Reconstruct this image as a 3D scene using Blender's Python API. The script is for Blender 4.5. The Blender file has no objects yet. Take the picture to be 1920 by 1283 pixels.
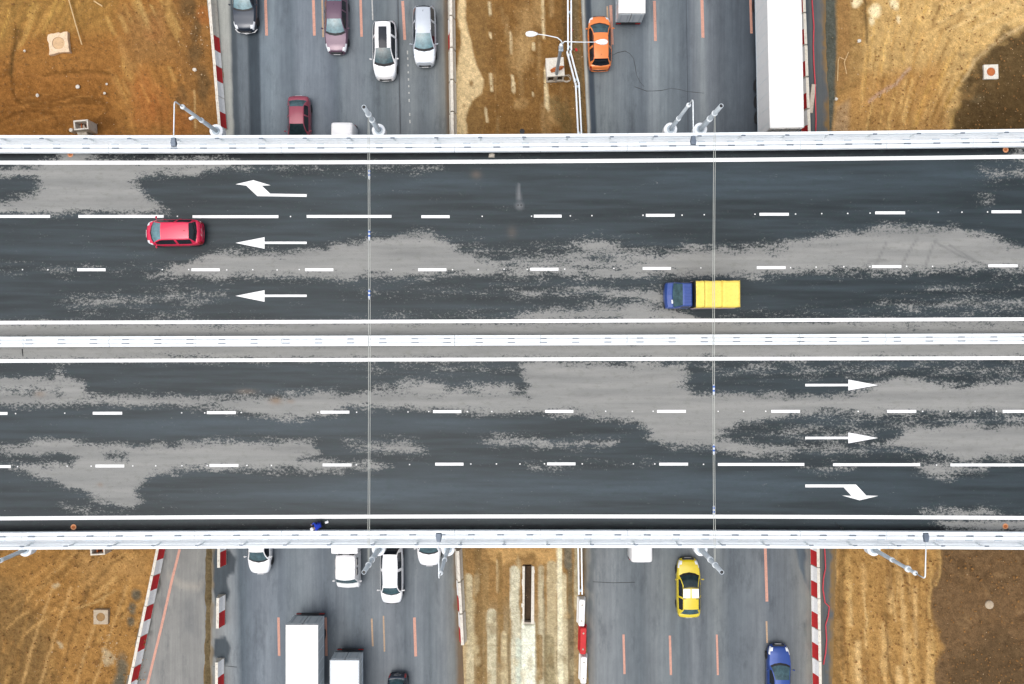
import bpy, bmesh, math, random
import numpy as np
from mathutils import Vector, Matrix, noise as mnoise

random.seed(7)
rng = np.random.default_rng(7)
scene = bpy.context.scene
COL = scene.collection

# ------------------------------------------------------------------ camera, sky, sun, exposure
H = 48.3            # camera height above the bridge asphalt (z = 0)
F = 1280.0          # focal length in pixels of the 1920 px wide photograph
Z0 = -6.6           # level of the motorway under the bridge
cam = bpy.data.cameras.new('camera')
cam.sensor_width = 36.0
cam.lens = 36.0 * F / 1920.0
cam.clip_start = 0.5
cam.clip_end = 3000.0
cam_ob = bpy.data.objects.new('camera', cam)
cam_ob.location = (0, 0, H)
COL.objects.link(cam_ob)
scene.camera = cam_ob

SUN_EL, SUN_AZ = math.radians(74), math.radians(232)
world = bpy.data.worlds.new('World')
scene.world = world
world.use_nodes = True
wn = world.node_tree
for n in list(wn.nodes):
    wn.nodes.remove(n)
w_out = wn.nodes.new('ShaderNodeOutputWorld')
w_bg = wn.nodes.new('ShaderNodeBackground')
w_sky = wn.nodes.new('ShaderNodeTexSky')
w_sky.sky_type = 'NISHITA'
w_sky.sun_disc = False
w_sky.sun_elevation = SUN_EL
w_sky.sun_rotation = SUN_AZ
w_sky.air_density = 1.0
w_sky.dust_density = 5.0
w_sky.ozone_density = 1.0
w_hs = wn.nodes.new('ShaderNodeHueSaturation')      # an overcast sky: little blue left
w_hs.inputs['Saturation'].default_value = 0.5
wn.links.new(w_sky.outputs['Color'], w_hs.inputs['Color'])
wn.links.new(w_hs.outputs['Color'], w_bg.inputs['Color'])
w_bg.inputs['Strength'].default_value = 0.15
wn.links.new(w_bg.outputs['Background'], w_out.inputs['Surface'])

sun = bpy.data.lights.new('sun', 'SUN')
sun.energy = 0.7
sun.angle = math.radians(60)
sun.color = (1.0, 0.985, 0.96)
sun_ob = bpy.data.objects.new('sun', sun)
COL.objects.link(sun_ob)
sd = Vector((math.sin(SUN_AZ) * math.cos(SUN_EL), math.cos(SUN_AZ) * math.cos(SUN_EL), math.sin(SUN_EL)))
sun_ob.rotation_euler = (-sd).to_track_quat('-Z', 'Y').to_euler()
sun_ob.location = sd * 200

scene.view_settings.view_transform = 'Standard'
scene.view_settings.look = 'None'
scene.view_settings.gamma = 1.0
scene.view_settings.use_curve_mapping = False
scene.view_settings.exposure = 0.46
scene.render.engine = 'CYCLES'
scene.cycles.max_bounces = 6
scene.cycles.use_denoising = True

# ------------------------------------------------------------------ helpers
GAIN = 1.25

def lin(c):
    c = c / 255.0
    return c / 12.92 if c <= 0.04045 else ((c + 0.055) / 1.055) ** 2.4

def S(r, g, b):
    """colour seen on a level surface in the photograph -> base colour"""
    return tuple(min(0.86, lin(v) / GAIN) for v in (r, g, b))

def P(px, py, z=0.0):
    """point of the photograph -> world point on the level z"""
    d = (H - z) / F
    return Vector(((px - 960.0) * d, (641.5 - py) * d, z))

def mat(name, rgb, rough=0.6, metal=0.0, coat=0.0, var=0.12, scale=2.5, spec=0.5, bump=0.0, dirt=None, dirt_amt=0.0):
    m = bpy.data.materials.new(name)
    m.use_nodes = True
    nt = m.node_tree
    b = nt.nodes['Principled BSDF']
    b.inputs['Roughness'].default_value = rough
    b.inputs['Metallic'].default_value = metal
    b.inputs['Specular IOR Level'].default_value = spec
    if coat:
        b.inputs['Coat Weight'].default_value = coat
        b.inputs['Coat Roughness'].default_value = 0.08
    geo = nt.nodes.new('ShaderNodeNewGeometry')
    nz = nt.nodes.new('ShaderNodeTexNoise')
    nz.inputs['Scale'].default_value = scale
    nz.inputs['Detail'].default_value = 6
    nz.inputs['Roughness'].default_value = 0.65
    nt.links.new(geo.outputs['Position'], nz.inputs['Vector'])
    ramp = nt.nodes.new('ShaderNodeValToRGB')
    ramp.color_ramp.elements[0].position = 0.3
    ramp.color_ramp.elements[1].position = 0.7
    lo = tuple(c * (1 - var) for c in rgb)
    hi = tuple(min(0.9, c * (1 + var)) for c in rgb)
    ramp.color_ramp.elements[0].color = (*lo, 1)
    ramp.color_ramp.elements[1].color = (*hi, 1)
    nt.links.new(nz.outputs['Fac'], ramp.inputs['Fac'])
    last = ramp.outputs['Color']
    if dirt:
        n2 = nt.nodes.new('ShaderNodeTexNoise')
        n2.inputs['Scale'].default_value = scale * 3.1
        n2.inputs['Detail'].default_value = 8
        n2.inputs['Roughness'].default_value = 0.7
        nt.links.new(geo.outputs['Position'], n2.inputs['Vector'])
        mr = nt.nodes.new('ShaderNodeMapRange')
        mr.inputs['From Min'].default_value = 0.5
        mr.inputs['From Max'].default_value = 0.72
        mr.inputs['To Max'].default_value = dirt_amt
        nt.links.new(n2.outputs['Fac'], mr.inputs['Value'])
        mx = nt.nodes.new('ShaderNodeMix')
        mx.data_type = 'RGBA'
        nt.links.new(mr.outputs['Result'], mx.inputs['Factor'])
        nt.links.new(last, mx.inputs['A'])
        mx.inputs['B'].default_value = (*dirt, 1)
        last = mx.outputs['Result']
    nt.links.new(last, b.inputs['Base Color'])
    if bump:
        bp = nt.nodes.new('ShaderNodeBump')
        bp.inputs['Strength'].default_value = bump
        bp.inputs['Distance'].default_value = 0.02
        n3 = nt.nodes.new('ShaderNodeTexNoise')
        n3.inputs['Scale'].default_value = scale * 8
        n3.inputs['Detail'].default_value = 5
        nt.links.new(geo.outputs['Position'], n3.inputs['Vector'])
        nt.links.new(n3.outputs['Fac'], bp.inputs['Height'])
        nt.links.new(bp.outputs['Normal'], b.inputs['Normal'])
    return m

MUD = S(120, 92, 60)
M = dict(
    white_paint=mat('white_paint', (0.82, 0.82, 0.80), 0.55, var=0.03, scale=1.5),
    line_paint=mat('line_paint', (0.84, 0.84, 0.83), 0.6, var=0.05, scale=6, dirt=S(150, 150, 148), dirt_amt=0.35),
    rail_white=mat('rail_white', (0.74, 0.79, 0.81), 0.45, var=0.05, scale=0.7, dirt=S(200, 205, 205), dirt_amt=0.3),
    kerb_white=mat('kerb_white', (0.74, 0.77, 0.79), 0.7, var=0.04, scale=0.9, dirt=S(215, 216, 214), dirt_amt=0.4),
    zinc=mat('zinc', S(176, 190, 200), 0.45, metal=0.25, var=0.12, scale=3),
    zinc_dark=mat('zinc_dark', S(112, 124, 138), 0.5, metal=0.3, var=0.1, scale=3),
    pole=mat('pole_paint', S(202, 212, 218), 0.4, metal=0.1, var=0.08, scale=1.2),
    black=mat('black_plastic', (0.012, 0.012, 0.014), 0.55, var=0.2),
    dark=mat('dark_steel', S(45, 47, 50), 0.6, var=0.2),
    rubber=mat('rubber', (0.018, 0.018, 0.019), 0.85, var=0.25),
    rim=mat('rim_alloy', S(165, 168, 172), 0.35, metal=0.7, var=0.1),
    chrome=mat('chrome', (0.62, 0.64, 0.66), 0.15, metal=1.0, var=0.05),
    lamp=mat('headlight_glass', (0.72, 0.75, 0.78), 0.12, coat=0.8, var=0.12, scale=9),
    tail=mat('tail_light', S(170, 20, 22), 0.2, coat=0.8, var=0.1),
    glass=mat('car_glass', (0.010, 0.013, 0.018), 0.08, spec=.5, coat=.3, var=0.3),
    screen=mat('windscreen_glass', S(104, 138, 146), 0.12, spec=.4, coat=.3, var=0.35, scale=2.6),  # sky reflection on the screens is mixed into these teal base colours
    screen_dim=mat('windscreen_dim', S(62, 88, 94), 0.12, spec=.4, coat=.3, var=0.5, scale=2.6),
    screen_dark=mat('windscreen_dark', S(38, 54, 58), 0.1, spec=.4, coat=.3, var=0.5, scale=2.2),
    plate=mat('plate_white', (0.7, 0.7, 0.7), 0.5, var=0.04),
    concrete=mat('concrete', S(196, 186, 170), 0.9, var=0.1, scale=2.0, bump=0.2, dirt=S(120, 105, 85), dirt_amt=0.6),
    concrete_pale=mat('concrete_pale', S(228, 222, 208), 0.9, var=0.08, scale=2.0, bump=0.2, dirt=S(150, 125, 95), dirt_amt=0.55),
    concrete_dark=mat('concrete_dark', S(120, 118, 112), 0.9, var=0.15, scale=0.6, bump=0.2),
    block_white=mat('block_white', (.86, .86, .84), 0.8, var=0.06, scale=3, dirt=S(170, 155, 135), dirt_amt=0.3),
    block_red=mat('block_red', S(205, 36, 40), 0.7, var=0.12, scale=3, dirt=S(120, 60, 50), dirt_amt=0.4),
    gravel=mat('gravel', S(206, 180, 144), 0.95, var=0.2, scale=5),
    concrete_earthy=mat('concrete_earthy', S(186, 170, 146), 0.95, var=0.14, scale=4, bump=0.2, dirt=S(150, 116, 76), dirt_amt=0.8),
    clod=mat('earth_clod', S(150, 108, 58), 1.0, var=.35, scale=3),
    soil=mat('soil', S(70, 54, 38), 1.0, var=0.4, scale=4, bump=0.6),
    rust=mat('rust', S(186, 104, 52), 0.85, var=0.3, scale=8),
    rust_pale=mat('rust_pale', S(226, 158, 112), 0.85, var=0.2, scale=8),
    salmon=mat('orange_line_paint', S(212, 156, 136), 0.75, var=0.1, scale=4, dirt=S(120, 110, 105), dirt_amt=0.7),
    old_paint=mat('worn_line_paint', S(190, 160, 130), 0.8, var=0.12, scale=5, dirt=S(105, 105, 104), dirt_amt=1.0),
    worn_white=mat('worn_white_paint', S(190, 190, 186), 0.8, var=0.12, scale=5, dirt=S(105, 105, 104), dirt_amt=1.0),
    crack=mat('crack_tar', S(52, 54, 56), 0.8, var=0.3, scale=6),
    wire=mat('wire', S(205, 208, 200), 0.5, metal=0.2, var=0.1),
    insul=mat('insulator_blue', S(74, 120, 205), 0.3, coat=0.5, var=0.1),
    insul_w=mat('insulator_white', S(225, 232, 240), 0.3, coat=0.5, var=0.05),
    hose=mat('pink_hose', S(206, 66, 78), 0.6, var=0.15),
    steel_under=mat('girder_steel', S(150, 158, 165), 0.6, var=0.1, scale=0.6),
    wood=mat('bare_wood', S(222, 190, 140), 0.9, var=0.15, scale=5),
    navy=mat('navy_trousers', S(18, 28, 92), 0.9, var=0.2, scale=12),
    blue_cloth=mat('blue_jacket', S(26, 66, 200), 0.85, var=0.15, scale=10),
    skin=mat('skin', S(214, 168, 140), 0.6, var=0.06, scale=10),
    helmet=mat('helmet_white', (0.75, 0.76, 0.78), 0.35, var=0.04),
)

def set_props(o, label=None, cat=None, group=None, kind=None):
    if label: o['label'] = label
    if cat: o['category'] = cat
    if group: o['group'] = group
    if kind: o['kind'] = kind
    return o

def empty(name, loc, rz=0.0, label=None, cat=None, group=None):
    o = bpy.data.objects.new(name, None)
    o.empty_display_size = 0.3
    o.location = loc
    o.rotation_euler = (0, 0, rz)
    COL.objects.link(o)
    return set_props(o, label, cat, group)

def mesh_obj(name, verts, faces, material=None, parent=None, smooth=False):
    me = bpy.data.meshes.new(name)
    me.from_pydata([tuple(v) for v in verts], [], faces)
    me.update()
    if smooth:
        me.polygons.foreach_set('use_smooth', [True] * len(me.polygons))
    if material:
        me.materials.append(material)
    o = bpy.data.objects.new(name, me)
    COL.objects.link(o)
    if parent:
        o.parent = parent
    return o

def share(name, src, parent=None, loc=None, rz=None):
    """another object on the same mesh data"""
    o = bpy.data.objects.new(name, src.data)
    COL.objects.link(o)
    if parent: o.parent = parent
    if loc is not None: o.location = loc
    if rz is not None: o.rotation_euler = (0, 0, rz)
    return o

def copy_tree(o, parent=None):
    c = o.copy()
    COL.objects.link(c)
    if parent is not None:
        c.parent = parent
    for ch in list(o.children):
        copy_tree(ch, c)
    return c

class MB:
    """collects shapes into one mesh"""
    def __init__(s):
        s.v, s.f = [], []
    def add(s, verts, faces):
        n = len(s.v)
        s.v += [tuple(v) for v in verts]
        s.f += [tuple(i + n for i in f) for f in faces]
        return s
    def box(s, c, d, rz=0.0, bev=0.0, taper=1.0):
        x, y, z = d[0] / 2, d[1] / 2, d[2] / 2
        cs, sn = math.cos(rz), math.sin(rz)
        if bev <= 0:
            pts = []
            for k, zz in enumerate((-z, z)):
                t = 1.0 if k == 0 else taper
                for a, b in ((-x, -y), (x, -y), (x, y), (-x, y)):
                    pts.append((a * t, b * t, zz))
            fs = [(3, 2, 1, 0), (4, 5, 6, 7), (0, 1, 5, 4), (1, 2, 6, 5), (2, 3, 7, 6), (3, 0, 4, 7)]
        else:
            bv = min(bev, x * .9, y * .9, z * .9)
            pts, fs = [], []
            rings = [(-z, bv), (-z + bv, 0), (z - bv, 0), (z, bv)]
            for zz, ins in rings:
                a, b = x - ins, y - ins
                for px, py in ((-a + bv, -b), (a - bv, -b), (a, -b + bv), (a, b - bv), (a - bv, b), (-a + bv, b), (-a, b - bv), (-a, -b + bv)):
                    pts.append((px, py, zz))
            for r in range(3):
                for i in range(8):
                    j = (i + 1) % 8
                    fs.append((r * 8 + i, r * 8 + j, r * 8 + 8 + j, r * 8 + 8 + i))
            fs.append(tuple(range(7, -1, -1)))
            fs.append(tuple(range(24, 32)))
        pts = [(c[0] + p[0] * cs - p[1] * sn, c[1] + p[0] * sn + p[1] * cs, c[2] + p[2]) for p in pts]
        return s.add(pts, fs)
    def tube(s, path, rad, n=8, caps=True):
        path = [Vector(p) for p in path]
        rads = rad if isinstance(rad, (list, tuple)) else [rad] * len(path)
        rings = []
        up = Vector((0, 0, 1))
        for i, p in enumerate(path):
            t = (path[min(i + 1, len(path) - 1)] - path[max(i - 1, 0)]).normalized()
            a = t.cross(up)
            if a.length < 0.05:
                a = t.cross(Vector((1, 0, 0)))
            a.normalize()
            b = t.cross(a).normalized()
            rings.append([p + (a * math.cos(k * 2 * math.pi / n) + b * math.sin(k * 2 * math.pi / n)) * rads[i] for k in range(n)])
        vs = [v for r in rings for v in r]
        fs = []
        for i in range(len(path) - 1):
            for k in range(n):
                k2 = (k + 1) % n
                fs.append((i * n + k, i * n + k2, (i + 1) * n + k2, (i + 1) * n + k))
        if caps:
            fs.append(tuple(range(n - 1, -1, -1)))
            fs.append(tuple((len(path) - 1) * n + k for k in range(n)))
        return s.add(vs, fs)
    def lathe(s, prof, c=(0, 0, 0), n=16, axis='Z'):
        vs, fs = [], []
        for r, z in prof:
            for k in range(n):
                a = k * 2 * math.pi / n
                p = (r * math.cos(a), r * math.sin(a), z)
                if axis == 'Y': p = (p[0], p[2], p[1])
                vs.append((p[0] + c[0], p[1] + c[1], p[2] + c[2]))
        for i in range(len(prof) - 1):
            for k in range(n):
                k2 = (k + 1) % n
                fs.append((i * n + k, i * n + k2, (i + 1) * n + k2, (i + 1) * n + k))
        fs.append(tuple(range(n - 1, -1, -1)))
        fs.append(tuple((len(prof) - 1) * n + k for k in range(n)))
        return s.add(vs, fs)
    def prism(s, outline, z0, z1):
        n = len(outline)
        vs = [(x, y, z0) for x, y in outline] + [(x, y, z1) for x, y in outline]
        fs = [tuple(range(n - 1, -1, -1)), tuple(range(n, 2 * n))]
        for i in range(n):
            j = (i + 1) % n
            fs.append((i, j, n + j, n + i))
        return s.add(vs, fs)
    def build(s, name, material, parent=None, smooth=False):
        o = mesh_obj(name, s.v, s.f, material, parent, smooth)
        bm = bmesh.new()
        bm.from_mesh(o.data)
        bmesh.ops.recalc_face_normals(bm, faces=bm.faces)
        bm.to_mesh(o.data)
        bm.free()
        return o

# numpy value noise
def vnoise(x, y, seed=0):
    r = np.random.default_rng(seed)
    t = r.random((256, 256))
    xi, yi = np.floor(x).astype(int), np.floor(y).astype(int)
    fx, fy = x - xi, y - yi
    fx, fy = fx * fx * (3 - 2 * fx), fy * fy * (3 - 2 * fy)
    a, b = t[xi % 256, yi % 256], t[(xi + 1) % 256, yi % 256]
    c, d = t[xi % 256, (yi + 1) % 256], t[(xi + 1) % 256, (yi + 1) % 256]
    return (a * (1 - fx) + b * fx) * (1 - fy) + (c * (1 - fx) + d * fx) * fy

def fbm(x, y, seed=0, oct=4, gain=0.55):
    v, a, s = 0.0, 1.0, 0.0
    for i in range(oct):
        v = v + a * vnoise(x * 2 ** i, y * 2 ** i, seed + i)
        s += a
        a *= gain
    return v / s

def sdist_poly(PX, PY, pts):
    """signed distance, positive inside"""
    pts = np.asarray(pts, float)
    x0, y0, x1, y1 = pts[:, 0].min() - 60, pts[:, 1].min() - 60, pts[:, 0].max() + 60, pts[:, 1].max() + 60
    out = np.full(PX.shape, -60.0)
    sel = (PX > x0) & (PX < x1) & (PY > y0) & (PY < y1)
    if not sel.any(): return out
    x, y = PX[sel], PY[sel]
    d = np.full(x.shape, 1e9)
    ins = np.zeros(x.shape, bool)
    n = len(pts)
    for i in range(n):
        ax, ay = pts[i]
        bx, by = pts[(i + 1) % n]
        ex, ey = bx - ax, by - ay
        L = ex * ex + ey * ey + 1e-9
        t = np.clip(((x - ax) * ex + (y - ay) * ey) / L, 0, 1)
        d = np.minimum(d, np.hypot(x - ax - t * ex, y - ay - t * ey))
        cond = ((ay > y) != (by > y))
        with np.errstate(divide='ignore', invalid='ignore'):
            xi = ax + (y - ay) / (by - ay + 1e-12) * ex
        ins ^= cond & (x < xi)
    out[sel] = np.where(ins, d, -d)
    return out

def dist_line(PX, PY, pts):
    pts = np.asarray(pts, float)
    d = np.full(PX.shape, 1e9)
    for i in range(len(pts) - 1):
        ax, ay = pts[i]
        bx, by = pts[i + 1]
        ex, ey = bx - ax, by - ay
        t = np.clip(((PX - ax) * ex + (PY - ay) * ey) / (ex * ex + ey * ey + 1e-9), 0, 1)
        d = np.minimum(d, np.hypot(PX - ax - t * ex, PY - ay - t * ey))
    return d

def grid_mesh(name, X, Y, Z, material, parent=None):
    """X, Y, Z: 2-D arrays (rows, cols)"""
    r, c = X.shape
    co = np.stack([X, Y, Z], -1).reshape(-1, 3).astype(np.float32)
    i = np.arange(r * c).reshape(r, c)
    q = np.stack([i[:-1, :-1], i[:-1, 1:], i[1:, 1:], i[1:, :-1]], -1).reshape(-1, 4)
    me = bpy.data.meshes.new(name)
    me.vertices.add(len(co))
    me.vertices.foreach_set('co', co.ravel())
    me.loops.add(q.size)
    me.loops.foreach_set('vertex_index', q.ravel().astype(np.int32))
    me.polygons.add(len(q))
    me.polygons.foreach_set('loop_start', (np.arange(len(q)) * 4).astype(np.int32))
    me.polygons.foreach_set('use_smooth', np.ones(len(q), bool))
    me.update(calc_edges=True)
    me.validate()
    me.materials.append(material)
    o = bpy.data.objects.new(name, me)
    COL.objects.link(o)
    if parent: o.parent = parent
    return o

def add_float(o, name, arr):
    a = o.data.attributes.new(name, 'FLOAT', 'POINT')
    a.data.foreach_set('value', np.asarray(arr, np.float32).ravel())

def add_color(o, name, arr):
    a = o.data.attributes.new(name, 'FLOAT_COLOR', 'POINT')
    rgba = np.concatenate([np.asarray(arr, np.float32).reshape(-1, 3), np.ones((arr.reshape(-1, 3).shape[0], 1), np.float32)], 1)
    a.data.foreach_set('color', rgba.ravel())

class NT:
    """short-hand for building a material's nodes"""
    def __init__(s, name):
        s.m = bpy.data.materials.new(name)
        s.m.use_nodes = True
        s.t = s.m.node_tree
        s.b = s.t.nodes['Principled BSDF']
        s.pos = s.t.nodes.new('ShaderNodeNewGeometry').outputs['Position']
    def link(s, a, b): s.t.links.new(a, b)
    def attr(s, name, out='Fac'):
        n = s.t.nodes.new('ShaderNodeAttribute')
        n.attribute_name = name
        return n.outputs[out]
    def noise(s, scale, detail=5, rough=0.6, stretch=(1, 1, 1)):
        mp = s.t.nodes.new('ShaderNodeMapping')
        mp.inputs['Scale'].default_value = stretch
        s.link(s.pos, mp.inputs['Vector'])
        n = s.t.nodes.new('ShaderNodeTexNoise')
        n.inputs['Scale'].default_value = scale
        n.inputs['Detail'].default_value = detail
        n.inputs['Roughness'].default_value = rough
        s.link(mp.outputs['Vector'], n.inputs['Vector'])
        return n.outputs['Fac']
    def math(s, op, a, b=None, c=None):
        n = s.t.nodes.new('ShaderNodeMath')
        n.operation = op
        for i, v in enumerate((a, b, c)):
            if v is None: continue
            if isinstance(v, (int, float)): n.inputs[i].default_value = v
            else: s.link(v, n.inputs[i])
        return n.outputs[0]
    def rng(s, v, a, b, c=0.0, d=1.0, smooth=False):
        n = s.t.nodes.new('ShaderNodeMapRange')
        if smooth: n.interpolation_type = 'SMOOTHSTEP'
        s.link(v, n.inputs['Value'])
        for k, x in zip(('From Min', 'From Max', 'To Min', 'To Max'), (a, b, c, d)):
            n.inputs[k].default_value = x
        return n.outputs['Result']
    def mix(s, f, a, b, mode='MIX'):
        n = s.t.nodes.new('ShaderNodeMix')
        n.data_type = 'RGBA'
        n.blend_type = mode
        for key, v in (('Factor', f), ('A', a), ('B', b)):
            if isinstance(v, (int, float)): n.inputs[key].default_value = v
            elif isinstance(v, tuple): n.inputs[key].default_value = (*v[:3], 1)
            else: s.link(v, n.inputs[key])
        return n.outputs['Result']
    def bump(s, h, strength, dist=0.02):
        n = s.t.nodes.new('ShaderNodeBump')
        n.inputs['Strength'].default_value = strength
        n.inputs['Distance'].default_value = dist
        s.link(h, n.inputs['Height'])
        s.link(n.outputs['Normal'], s.b.inputs['Normal'])
# ================================================================== THE BRIDGE
def warp_px(x, y0):
    """the carriageway lines bow very slightly: how far a line centred at y0 is off at photo column x"""
    u = np.clip((np.asarray(x, float) - 960.0) / 960.0, -1.3, 1.3)
    v = np.clip((np.asarray(y0, float) - 641.0) / 390.0, -1.1, 1.1)
    return (-3 + 3 * v) * u + 4 * v * u * u

def deck_y(X, y0):
    """world Y on the deck of the line centred at photo row y0"""
    x = np.asarray(X) * F / H + 960.0
    return (641.5 - (y0 + warp_px(x, y0))) * H / F

XE = 46.0
# ---- asphalt sheet with its drying patches
xs = np.concatenate([np.linspace(-XE, -37, 12)[:-1], np.arange(-37, 37.01, 0.15), np.linspace(37, XE, 12)[1:]])
y0s = np.linspace(277, 1006, 236)
GX, GY0 = np.meshgrid(xs, y0s)
GY = deck_y(GX, GY0)
PX = GX * F / H + 960.0
PY = 641.5 - GY * F / H

dry = np.full(PX.shape, -1.0)
wob = (fbm(PX / 60, PY / 22, 11) - .5) * 16 + (fbm(PX / 16, PY / 7, 12) - .5) * 14
def patch(pts, level=1.0, soft=13, w=1.0):
    global dry
    f = np.clip((sdist_poly(PX, PY, pts) + wob * w) / (soft * 1.75), -1, 1)
    dry = np.maximum(dry, (f + 1) / 2 * (level + 1) - 1)
def wet(pts, level=-1.0, soft=12, w=1.0):
    global dry
    f = np.clip((sdist_poly(PX, PY, pts) + wob * w) / (soft * 1.75), -1, 1)
    dry = np.minimum(dry, 1 - (f + 1) / 2 * (1 - level))

# upper carriageway
patch([(-60, 322), (20, 318), (60, 310), (110, 300), (105, 282), (165, 282), (170, 300), (400, 300), (442, 303), (430, 312), (400, 320), (365, 325), (300, 323), (258, 329), (246, 340), (268, 354), (282, 374), (305, 390), (312, 397), (-60, 398), (-60, 392), (10, 381), (38, 372), (62, 366), (82, 352), (76, 340), (52, 330), (20, 326)], soft=9)
patch([(165, 290), (300, 293), (430, 298), (430, 304), (165, 304)], .35, 9)
patch([(0, 312), (640, 312), (830, 310), (830, 320), (640, 321), (430, 318)], .1, 9)
patch([(280, 516), (340, 498), (385, 482), (420, 472), (500, 473), (560, 472), (620, 463), (690, 453), (750, 445), (805, 440), (838, 452), (860, 470), (900, 484), (960, 492), (1060, 494), (1110, 500), (1180, 498), (1205, 488), (1250, 470), (1290, 462), (1335, 466), (1400, 470), (1450, 460), (1500, 449), (1560, 440), (1620, 432), (1700, 428), (1790, 430), (1845, 446), (1900, 462), (1990, 474), (1990, 505), (1850, 505), (1750, 508), (1500, 511), (1400, 516), (1330, 519), (1250, 518), (1150, 521), (1100, 520), (980, 516), (800, 516), (600, 519), (420, 518)], soft=10)
patch([(855, 452), (960, 470), (1080, 455), (1160, 452), (1190, 462), (1150, 474), (1080, 480), (900, 490)], .0, 14)
patch([(955, 478), (1040, 470), (1090, 464), (1200, 462), (1262, 468), (1255, 516), (960, 516)], .3, 10)
patch([(1080, 458), (1120, 450), (1165, 456), (1150, 468), (1095, 470)], .8, 8)
wet([(1105, 480), (1140, 472), (1180, 474), (1190, 484), (1150, 492), (1110, 490)], -.5, 9)
wet([(1430, 468), (1470, 456), (1482, 464), (1450, 476)], -.3, 9)
patch([(120, 562), (200, 555), (300, 547), (430, 546), (425, 558), (300, 566), (190, 577), (140, 573)], .45, 12)
patch([(230, 590), (330, 583), (400, 598), (220, 602)], .0, 12)
patch([(0, 500), (300, 497), (300, 510), (0, 512)], .0, 10)
patch([(935, 601), (980, 588), (1040, 580), (1100, 574), (1200, 570), (1255, 578), (1300, 592), (1310, 602)], soft=10)
patch([(950, 548), (1050, 540), (1150, 538), (1250, 543), (1250, 574), (1200, 566), (1120, 556), (1040, 552), (980, 556)], .55, 11)
patch([(640, 545), (960, 540), (960, 552), (640, 556)], -.15, 12)
patch([(660, 590), (940, 584), (940, 602), (660, 602)], -.1, 12)
patch([(1660, 570), (1760, 560), (1860, 556), (1990, 552), (1990, 582), (1850, 582), (1700, 588)], .2, 16)
patch([(1400, 588), (1660, 580), (1660, 600), (1400, 600)], -.25, 14)
patch([(1690, 540), (1920, 530), (1920, 552), (1690, 556)], -.2, 14)
patch([(1830, 310), (1990, 305), (1990, 345), (1850, 340)], -.05, 12)
patch([(1830, 372), (1860, 372), (1858, 388), (1834, 386)], .3, 8)
patch([(1895, 280), (1990, 280), (1990, 300), (1895, 300)], .3, 8)
# the strips either side of the median barrier
patch([(-99, 606), (960, 603), (2020, 600), (2020, 634), (960, 636), (-99, 638)], 1, 8, .3)
patch([(-99, 640), (960, 640), (2020, 638), (2020, 671), (960, 674), (-99, 676)], 1, 8, .3)
wet([(340, 607), (500, 606), (490, 620), (360, 622)], .05, 9)
wet([(1560, 600), (1960, 600), (1960, 618), (1600, 620)], .25, 9)
wet([(270, 660), (360, 660), (420, 674), (260, 676)], .1, 9)
# lower carriageway
patch([(-60, 709), (100, 706), (112, 696), (120, 712), (155, 716), (158, 743), (300, 745), (480, 743), (640, 736), (700, 736), (960, 738), (1000, 742), (1000, 768), (950, 774), (800, 766), (700, 765), (640, 770), (560, 786), (490, 783), (440, 770), (380, 763), (250, 757), (150, 757), (60, 762), (-60, 758)], soft=9)
wet([(-60, 727), (105, 727), (112, 738), (-60, 739)], -.4, 8)
patch([(700, 728), (760, 715), (830, 719), (838, 731), (890, 718), (960, 724), (990, 738), (700, 744)], .9, 9)
patch([(640, 690), (780, 684), (960, 682), (970, 700), (800, 698), (640, 700)], -.1, 12)
patch([(985, 745), (988, 712), (968, 680), (1290, 680), (1292, 700), (1284, 722), (1300, 741), (1500, 745), (1600, 739), (1640, 722), (1690, 708), (1750, 716), (1800, 723), (1850, 719), (1990, 716), (1990, 778), (1900, 775), (1700, 776), (1500, 773), (1440, 786), (1390, 796), (1362, 808), (1347, 819), (1385, 833), (1440, 838), (1520, 833), (1600, 836), (1680, 829), (1695, 802), (1750, 796), (1990, 798), (1990, 852), (1880, 861), (1820, 862), (1780, 851), (1700, 840), (1640, 840), (1600, 846), (1500, 846), (1420, 851), (1360, 843), (1300, 838), (1250, 832), (1210, 822), (1222, 806), (1190, 791), (1140, 781), (1050, 775), (985, 770)], soft=10)
patch([(1430, 800), (1520, 790), (1640, 806), (1660, 826), (1500, 830), (1440, 822)], .1, 14)
patch([(1440, 775), (1640, 774), (1700, 776), (1690, 800), (1600, 800), (1500, 790)], -.05, 14)
patch([(1300, 682), (1440, 680), (1560, 690), (1540, 706), (1440, 704), (1330, 700)], .05, 14)
patch([(1560, 680), (1990, 678), (1990, 714), (1860, 716), (1690, 704), (1580, 712)], .0, 15)
patch([(1700, 780), (1990, 776), (1990, 800), (1700, 800)], .15, 14)
patch([(0, 840), (40, 840), (60, 831), (95, 827), (150, 832), (250, 838), (290, 832), (330, 834), (365, 829), (430, 830), (500, 830), (560, 826), (592, 832), (596, 850), (562, 861), (640, 868), (690, 871), (640, 884), (560, 882), (450, 880), (350, 880), (290, 886), (272, 900), (256, 918), (268, 940), (250, 951), (210, 945), (170, 930), (120, 911), (80, 896), (40, 882), (-40, 876), (-40, 871), (60, 872), (130, 870), (145, 862), (110, 851), (50, 850), (0, 850)], soft=9)
wet([(190, 846), (235, 848), (238, 864), (195, 865)], -.3, 8)
patch([(120, 950), (200, 952), (240, 962), (120, 968)], .1, 10)
patch([(650, 833), (720, 826), (782, 829), (792, 842), (760, 851), (690, 852)], .55, 11)
patch([(640, 868), (700, 863), (735, 871), (700, 879), (640, 878)], .4, 9)
patch([(905, 826), (960, 821), (1000, 818), (1030, 830), (1060, 826), (1160, 826), (1150, 835), (1030, 838), (960, 840), (920, 836)], .6, 9)
patch([(985, 868), (1060, 868), (1085, 880), (1000, 882)], .1, 10)
patch([(1090, 866), (1240, 866), (1240, 872), (1090, 872)], .0, 8)
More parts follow.
